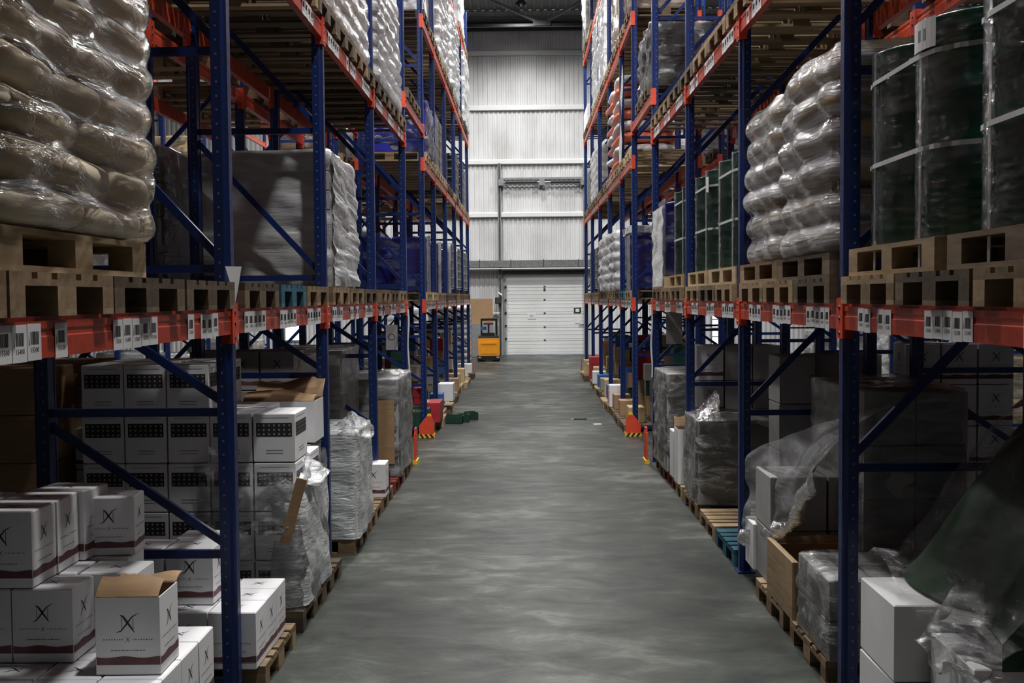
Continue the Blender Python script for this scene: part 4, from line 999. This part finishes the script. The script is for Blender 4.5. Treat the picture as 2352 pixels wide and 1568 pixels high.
q = M(); q.box(-.12, .12, -.04, .04, 0, .02, 'greencarton'); q.box(-.16, -.12, -.01, .01, 0, .015, 'paper'); tag(put('scrap', q, None, (.93, 19.1, 0.001), .1), 'small dark green scrap lying on the aisle floor', 'litter')
q = M(); q.box(-.07, .07, -.05, .05, 0, .012, 'paper'); tag(put('scrap', q, None, (1.19, 18.3, 0.001), .2), 'small white scrap lying on the aisle floor', 'litter')
# ================================================================== FLOOR right
wfr = 'on the floor along the right rack'
for y, w in ((3.9, 'wood'), (6.35, 'wood'), (7.35, 'wood'), (8.15, 'darkwood'), (9.0, 'tealwood'), (9.88, 'wood'), (10.9, 'wood'), (11.85, 'palewood'), (12.55, 'redwood'), (13.35, 'wood')):
    if y in (8.15,): continue
    pallet(2.25, y, 0, w, False, wfr)
G4 = 'plain white cartons in the right foreground'
for k in range(2):
    for i in range(3):
        carton(1.70 + .15 + .31 * i, 5.24, .0 + k * .38, .3, .52, .378, 'large plain white carton in right foreground, %s layer, %s from the aisle' % (ordw(k + 1), ordw(i + 1)), 'carton', None, G4)
for i in range(2):
    carton(1.70 + .3 + .31 * i, 4.68, PZ, .3, .5, .5, 'white carton at bottom right under loose film, %s from aisle' % ordw(i + 1), 'carton', None, G4)
# green covered pile under film
def mound(u, v):
    x = 1.93 + u * 1.05; y = 4.35 + v * 1.15
    k = min(1, u / .5) ** .85 * (1 - abs(v - .5) ** 4 * 9)
    h = .775 + .87 * max(0, k) + (.035 * noise.noise(Vector((u * 4, v * 5, 0))) + .02 * math.sin(u * 13 + v * 4)) * min(1, u * 6)
    return (x + .04 * math.sin(v * 6), y, h)
q = M(); q.grid(mound, 50, 40, 'greencloth')
q.grid(lambda u, v: (mound(u, 0)[0], 4.35, .66 + (mound(u, 0)[2] - .66) * v), 40, 6, 'greencloth')
q.grid(lambda u, v: (mound(1, u)[0], 4.35 + 1.15 * u, .02 + (mound(1, u)[2] - .02) * v), 20, 8, 'greencloth')
tag(put('covered_pile', q), 'dark green plastic covered pile at the lower right edge', 'covered goods')
def drape(u, v):
    x = 1.74 + u * 1.2; y = 3.95 + v * 1.58
    k = min(1, max(0, (u - .12) / .5)) ** .85 * (1 - abs(v - .6) ** 4 * 3)
    h = .84 + .90 * max(0, k) + .07 * math.sin(v * 9 + u * 4) * (1 - u) + .06 * noise.noise(Vector((u * 5, v * 6, 0)))
    return (x + .05 * noise.noise(Vector((u * 6, v * 7, 7))), y, h)
q = M(); q.grid(drape, 60, 60, 'filmclear')
tag(put('film_drape', q), 'large clear film sheet over the dark pile, lower right', 'film')
def swag(u, v):
    x = 1.72 + u * .85; y = 3.75 + v * 1.05
    z = .50 + .30 * u + .28 * v * (1 - u) + .10 * math.sin(u * 9 + v * 5) * (.4 + v) + .09 * noise.noise(Vector((u * 6, v * 6, 0))) + .04 * noise.noise(Vector((u * 15 + v * 6, v * 14, 9)))
    return (x + .06 * noise.noise(Vector((u * 5, v * 9, 2))), y + .08 * noise.noise(Vector((u * 7, v * 6, 4))), max(z, .47))
q = M(); q.grid(swag, 90, 80, 'filmfold'); tag(put('film_swag', q), 'crumpled shiny film bunched at bottom right corner', 'film')
# bay 1 right
G5 = 'cartons under the draped film, right'
for k in range(2):
    for i in range(2): carton(1.9 + .42 * i, 7.75, PZ + k * .4, .41, .5, .398, 'grey carton under draped film past near right upright, %s layer, %s from aisle' % (ordw(k + 1), ordw(i + 1)), 'greycarton', None, G5)
carton(1.82, 8.1, PZ, .3, .3, .36, 'white carton beside the second right upright at floor level', 'carton', None)
open_carton(1.98, 7.0, PZ, .56, .62, .36, 'brown open cardboard box on a floor pallet, right foreground', m='kraft', kind=None, flaps=((1, .2), (-1, -.3)), fl=.05)
q = M(); q.box(-.02, .02, -.35, .35, 0, .38, 'wood'); tag(put('board', q, None, (1.67, 7.05, PZ)), 'upright wooden board in front of the brown box, right', 'board')
box_load('small bundle in very shiny crumpled film beside the near right upright', 1.66, 2.2, 5.92, 6.6, PZ, .62, 2, 2, 2, 'greycarton', 'filmloose', amp=.035)
box_load('dark grey wrapped load standing behind the near right upright', 2.2, 2.9, 7.0, 8.3, PZ, 1.6, 2, 3, 4, 'greycarton', 'film', amp=.02)
def drape2(u, v):      # u: 0 far end .. 1 near end, v: 0 hem .. 1 top
    y = 8.25 - 1.95 * u
    zb = .30 + .75 * u ** 1.3; zt_ = .98 + .62 * u ** .8
    z = zb + (zt_ - zb) * v
    d_ = 1.66 + (.02 + .5 * u) * v ** 2 + .12 * math.sin(u * PI) * (1 - v)
    n_ = noise.noise(Vector((u * 3.5, v * 2.5, 0))) * .07 + noise.noise(Vector((u * 3 + v * 5, v * 3 - u * 7, 5))) * .03
    return (d_ + n_, y, z + .03 * math.sin(u * 9) * (1 - v))
q = M(); q.grid(drape2, 70, 50, 'filmdrape')
def hem(u, v):
    p = Vector(drape2(u, 0)); a = v * 2 * PI; r_ = .035 + .03 * noise.noise(Vector((u * 8, 0, 3)))
    return (p.x - .02 + r_ * math.cos(a) + .02 * noise.noise(Vector((u * 12, v * 4, 0))), p.y, p.z + .03 + r_ * 1.6 * math.sin(a) + .03 * noise.noise(Vector((u * 16, v * 5, 2))))
q.grid(hem, 70, 12, 'filmloose', False)
tag(put('film_drape', q), 'loose clear film sagging over cartons between the near right uprights', 'film')
# more right
box_load('film wrapped cartons with a torn top beyond the second right upright', 1.66, 2.6, 10.45, 11.3, PZ, 1.0, 2, 2, 2, 'greycarton', 'filmloose', amp=.02)
q = M(); q.grid(lambda u, v: (1.66 + .22 * v + .06 * u + .04 * noise.noise(Vector((u * 9, v * 9, 0))), 10.4 + .8 * u, 1.0 + .27 * v * math.sin(u * PI) ** .5 + .03 * noise.noise(Vector((u * 9, v * 9, 5)))), 30, 20, 'filmloose'); tag(put('film_tuft', q), 'torn film peak above the wrapped cartons, right', 'film')
for k in range(4):
    for i in range(3): carton(2.2 + .31 * i, 8.9 + .1 * i, PZ + .4 * k if k else PZ, .3, .4, .398, 'grey carton deep in third right bay, %s layer, %s from aisle' % (ordw(k + 1), ordw(i + 1)), 'greycarton', None)
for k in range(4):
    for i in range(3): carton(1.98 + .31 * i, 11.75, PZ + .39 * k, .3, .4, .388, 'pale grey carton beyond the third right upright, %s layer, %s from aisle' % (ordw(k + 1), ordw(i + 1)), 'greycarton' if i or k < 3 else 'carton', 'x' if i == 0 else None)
open_carton(1.75, 11.75, PZ, .24, .3, .62, 'tall open white carton next to the film wrapped stack, right', kind=None, inner='kraft', flaps=((1, .4),))
carton(1.74, 12.15, PZ, .22, .3, .55, 'narrow white carton next to the tall open one, right', 'carton', None)
box_load('tall clear film wrapped carton stack before the right cross passage', 1.62, 2.7, 12.45, 13.65, PZ, 1.32, 3, 3, 4, 'greycarton', 'filmloose', amp=.025)

# ================================================================== back rows and neighbouring aisles
for s, side in ((-1, 'left'), (1, 'right')):
    for row, xb in (('back row', s * 3.6), ('next aisle', s * 8.05)):
        for lvl, z in (('floor', 0), ('first', Z1), ('second', Z2)):
            ys = []
            for a, b2 in list(zip(FY1[1:-1], FY1[2:])) + list(zip(FY2[:-1], FY2[1:])):
                ys += [a + (b2 - a) * .27, a + (b2 - a) * .74]
            if row == 'back row' and lvl != 'floor': ys = [3.6, 5.0] + ys
            for y in ys:
                if R.random() < .12 and lvl != 'first': continue
                if lvl == 'first' or (row == 'back row' and lvl == 'second'): pallet(xb, y, z, R.choice(['wood', 'darkwood', 'darkwood']), False, 'on the %s%s of the %s %s' % (lvl, '' if lvl == 'floor' else ' level', side, row), parts=False)
                p_ = R.random(); zz = z + (PZ if lvl == 'first' or (row == 'back row' and lvl == 'second') else .002)
                lab = '%%s on the %s%s of the %s %s, %s from camera' % (lvl, '' if lvl == 'floor' else ' level', side, row, nxt((side, row, lvl)))
                if row == 'back row' and (y < 5.4 or (lvl == 'floor' and y < 8.6 and s < 0)): continue
                if lvl == 'floor' and y < 6: h = 1.1
                else: h = R.uniform(.75, 1.45) if lvl != 'floor' else R.uniform(.6, 1.5)
                if row == 'back row' and lvl == 'floor' and 15 < y < 24: h = R.uniform(.5, .95)
                if row == 'back row' and side == 'left' and lvl == 'first' and 8.6 < y < 10: h = 1.2
                if lvl == 'first' and p_ < .35 and y > 9.9: continue
                if lvl == 'second' and p_ < .3: continue
                k_ = R.choice(['greycarton', 'carton', 'kraft', 'tancarton', 'whitesack'])
                if row == 'back row' and lvl == 'first' and s < 0 and y < 12: k_ = 'greycarton'
                if k_ == 'whitesack': sack_load(lab % 'wrapped white sacks', xb - .5, xb + .5, y - .5, y + .5, zz, max(3, int(h / .18)), .18, 'whitesack', 'filmwhite', nx=1, ny=2)
                else: box_load(lab % ('wrapped %s cartons' % {'greycarton': 'grey', 'carton': 'white', 'kraft': 'brown', 'tancarton': 'tan'}[k_]), xb - .5, xb + .5, y - .48, y + .48, zz, zz + h, 2, 2, 4, k_, R.choice(['film', 'filmgrey', 'filmwhite', 'filmloose']), amp=.02)
box_load('dark brown carton stack in the left back row, far left', -4.1, -3.32, 7.1, 8.3, PZ, 1.8, 2, 3, 5, 'kraft', None)
for k in range(4): carton(-3.14, 7.6, PZ + .3 * k, .3, .4, .298, 'dim X printed carton in the left back row, %s from the floor' % ordw(k + 1), 'carton', 'x')
# X carton wall in the right back row
for k in range(5):
    for i in range(3):
        carton(3.2 + .3 * i, 8.75, PZ + .34 * k, .29, .3, .338, 'shaded X printed carton in the right back row, %s layer, %s across' % (ordw(k + 1), ordw(i + 1)), 'carton', 'x', 'X printed cartons in the right back row')
# ================================================================== end of the aisle: truck, panel, white sacks
t = thing('pallet_truck', 'orange electric pallet truck parked at the end of the aisle, left', 'pallet truck', (-1.36, 36.9, 0), .04)
q = M(); q.prism([(-.36, .2), (.36, .2), (.38, .75), (.34, .82), (-.34, .82), (-.38, .75)], -.3, .35, 'forklift', 'y'); put('body', q, t)
q = M(); q.prism([(-.28, .27), (.28, .27), (.28, .68), (-.28, .68)], -.31, -.3, 'forklift', 'y'); q.box(-.27, .27, -.33, -.31, .62, .68, 'forklift'); put('battery_cover', q, t)
q = M(); q.box(-.4, .4, -.36, .4, .05, .2, 'black'); put('bumper', q, t)
q = M(); q.box(-.36, .36, -.3, .3, .82, .9, 'darksteel'); q.box(-.22, .22, -.2, .2, .9, 1.0, 'black'); put('deck_cover', q, t)
q = M(); q.box(-.28, -.22, .1, .3, .9, 1.5, 'black'); q.box(.24, .32, .1, .3, .9, 1.5, 'black'); q.box(-.28, .32, .22, .3, 1.42, 1.5, 'black'); put('mast', q, t)
q = M(); q.bar((0, -.05, .95), (0, -.2, 1.3), .06, .06, 'darksteel'); q.lathe([(.17, 0), (.19, .02), (.19, .04), (.15, .05), (.14, .03), (.17, 0)], 'black', 20, (0, -.2, 1.3)); q.box(-.14, .14, -.24, -.16, 1.3, 1.36, 'black'); put('steering_handle', q, t)
q = M(); q.box(.0, .08, -.32, -.28, 1.4, 1.44, 'red'); put('warning_light', q, t)
q = M(); q.box(-.26, -.08, -.1, -.08, 1.1, 1.22, 'bluecarton'); put('instruction_sticker', q, t)
for x in (-.32, .32):
    q = M(); q.tube((x - .05, -.3, .1), (x + .05, -.3, .1), .1, 'black', 16); put('wheel', q, t)
for x in (-.2, .2):
    q = M(); q.box(x - .08, x + .08, .4, 1.5, .05, .12, 'darksteel'); put('fork', q, t)
q = M(); q.box(-.45, .45, -.01, .01, 0, .95, 'kraft'); tag(put('plywood_panel', q, None, (-1.75, YW - .6, 1.25)), 'brown board standing against the far wall left of the door', 'board')
q = M(); q.box(-.45, .45, -.2, .2, 0, 1.25, 'grey'); tag(put('equipment_cabinet', q, None, (-1.75, YW - .6, 0)), 'low grey stand beneath the brown board at the far wall', 'stand')
q = M(); q.box(-.3, .3, -.05, .05, 0, .06, 'whitepaint'); tag(put('wall_ledge', q, None, (-1.35, YW - .12, 1.62)), 'pale ledge on the far wall behind the pallet truck', 'ledge')
pallet(-2.5, 33.6, 0, 'wood', False, 'beyond the end of the left rack', parts=False)
sack_load('tall stack of white sacks beyond the end of the left rack', -3.1, -1.85, 32.9, 34.3, PZ, 10, .185, 'whitesack', 'film', nx=2, ny=2)
sack_load('white wrapped sacks further left beyond the rack end', -4.6, -3.4, 32.9, 34.3, .0, 10, .19, 'whitesack', 'filmwhite', nx=2, ny=2)
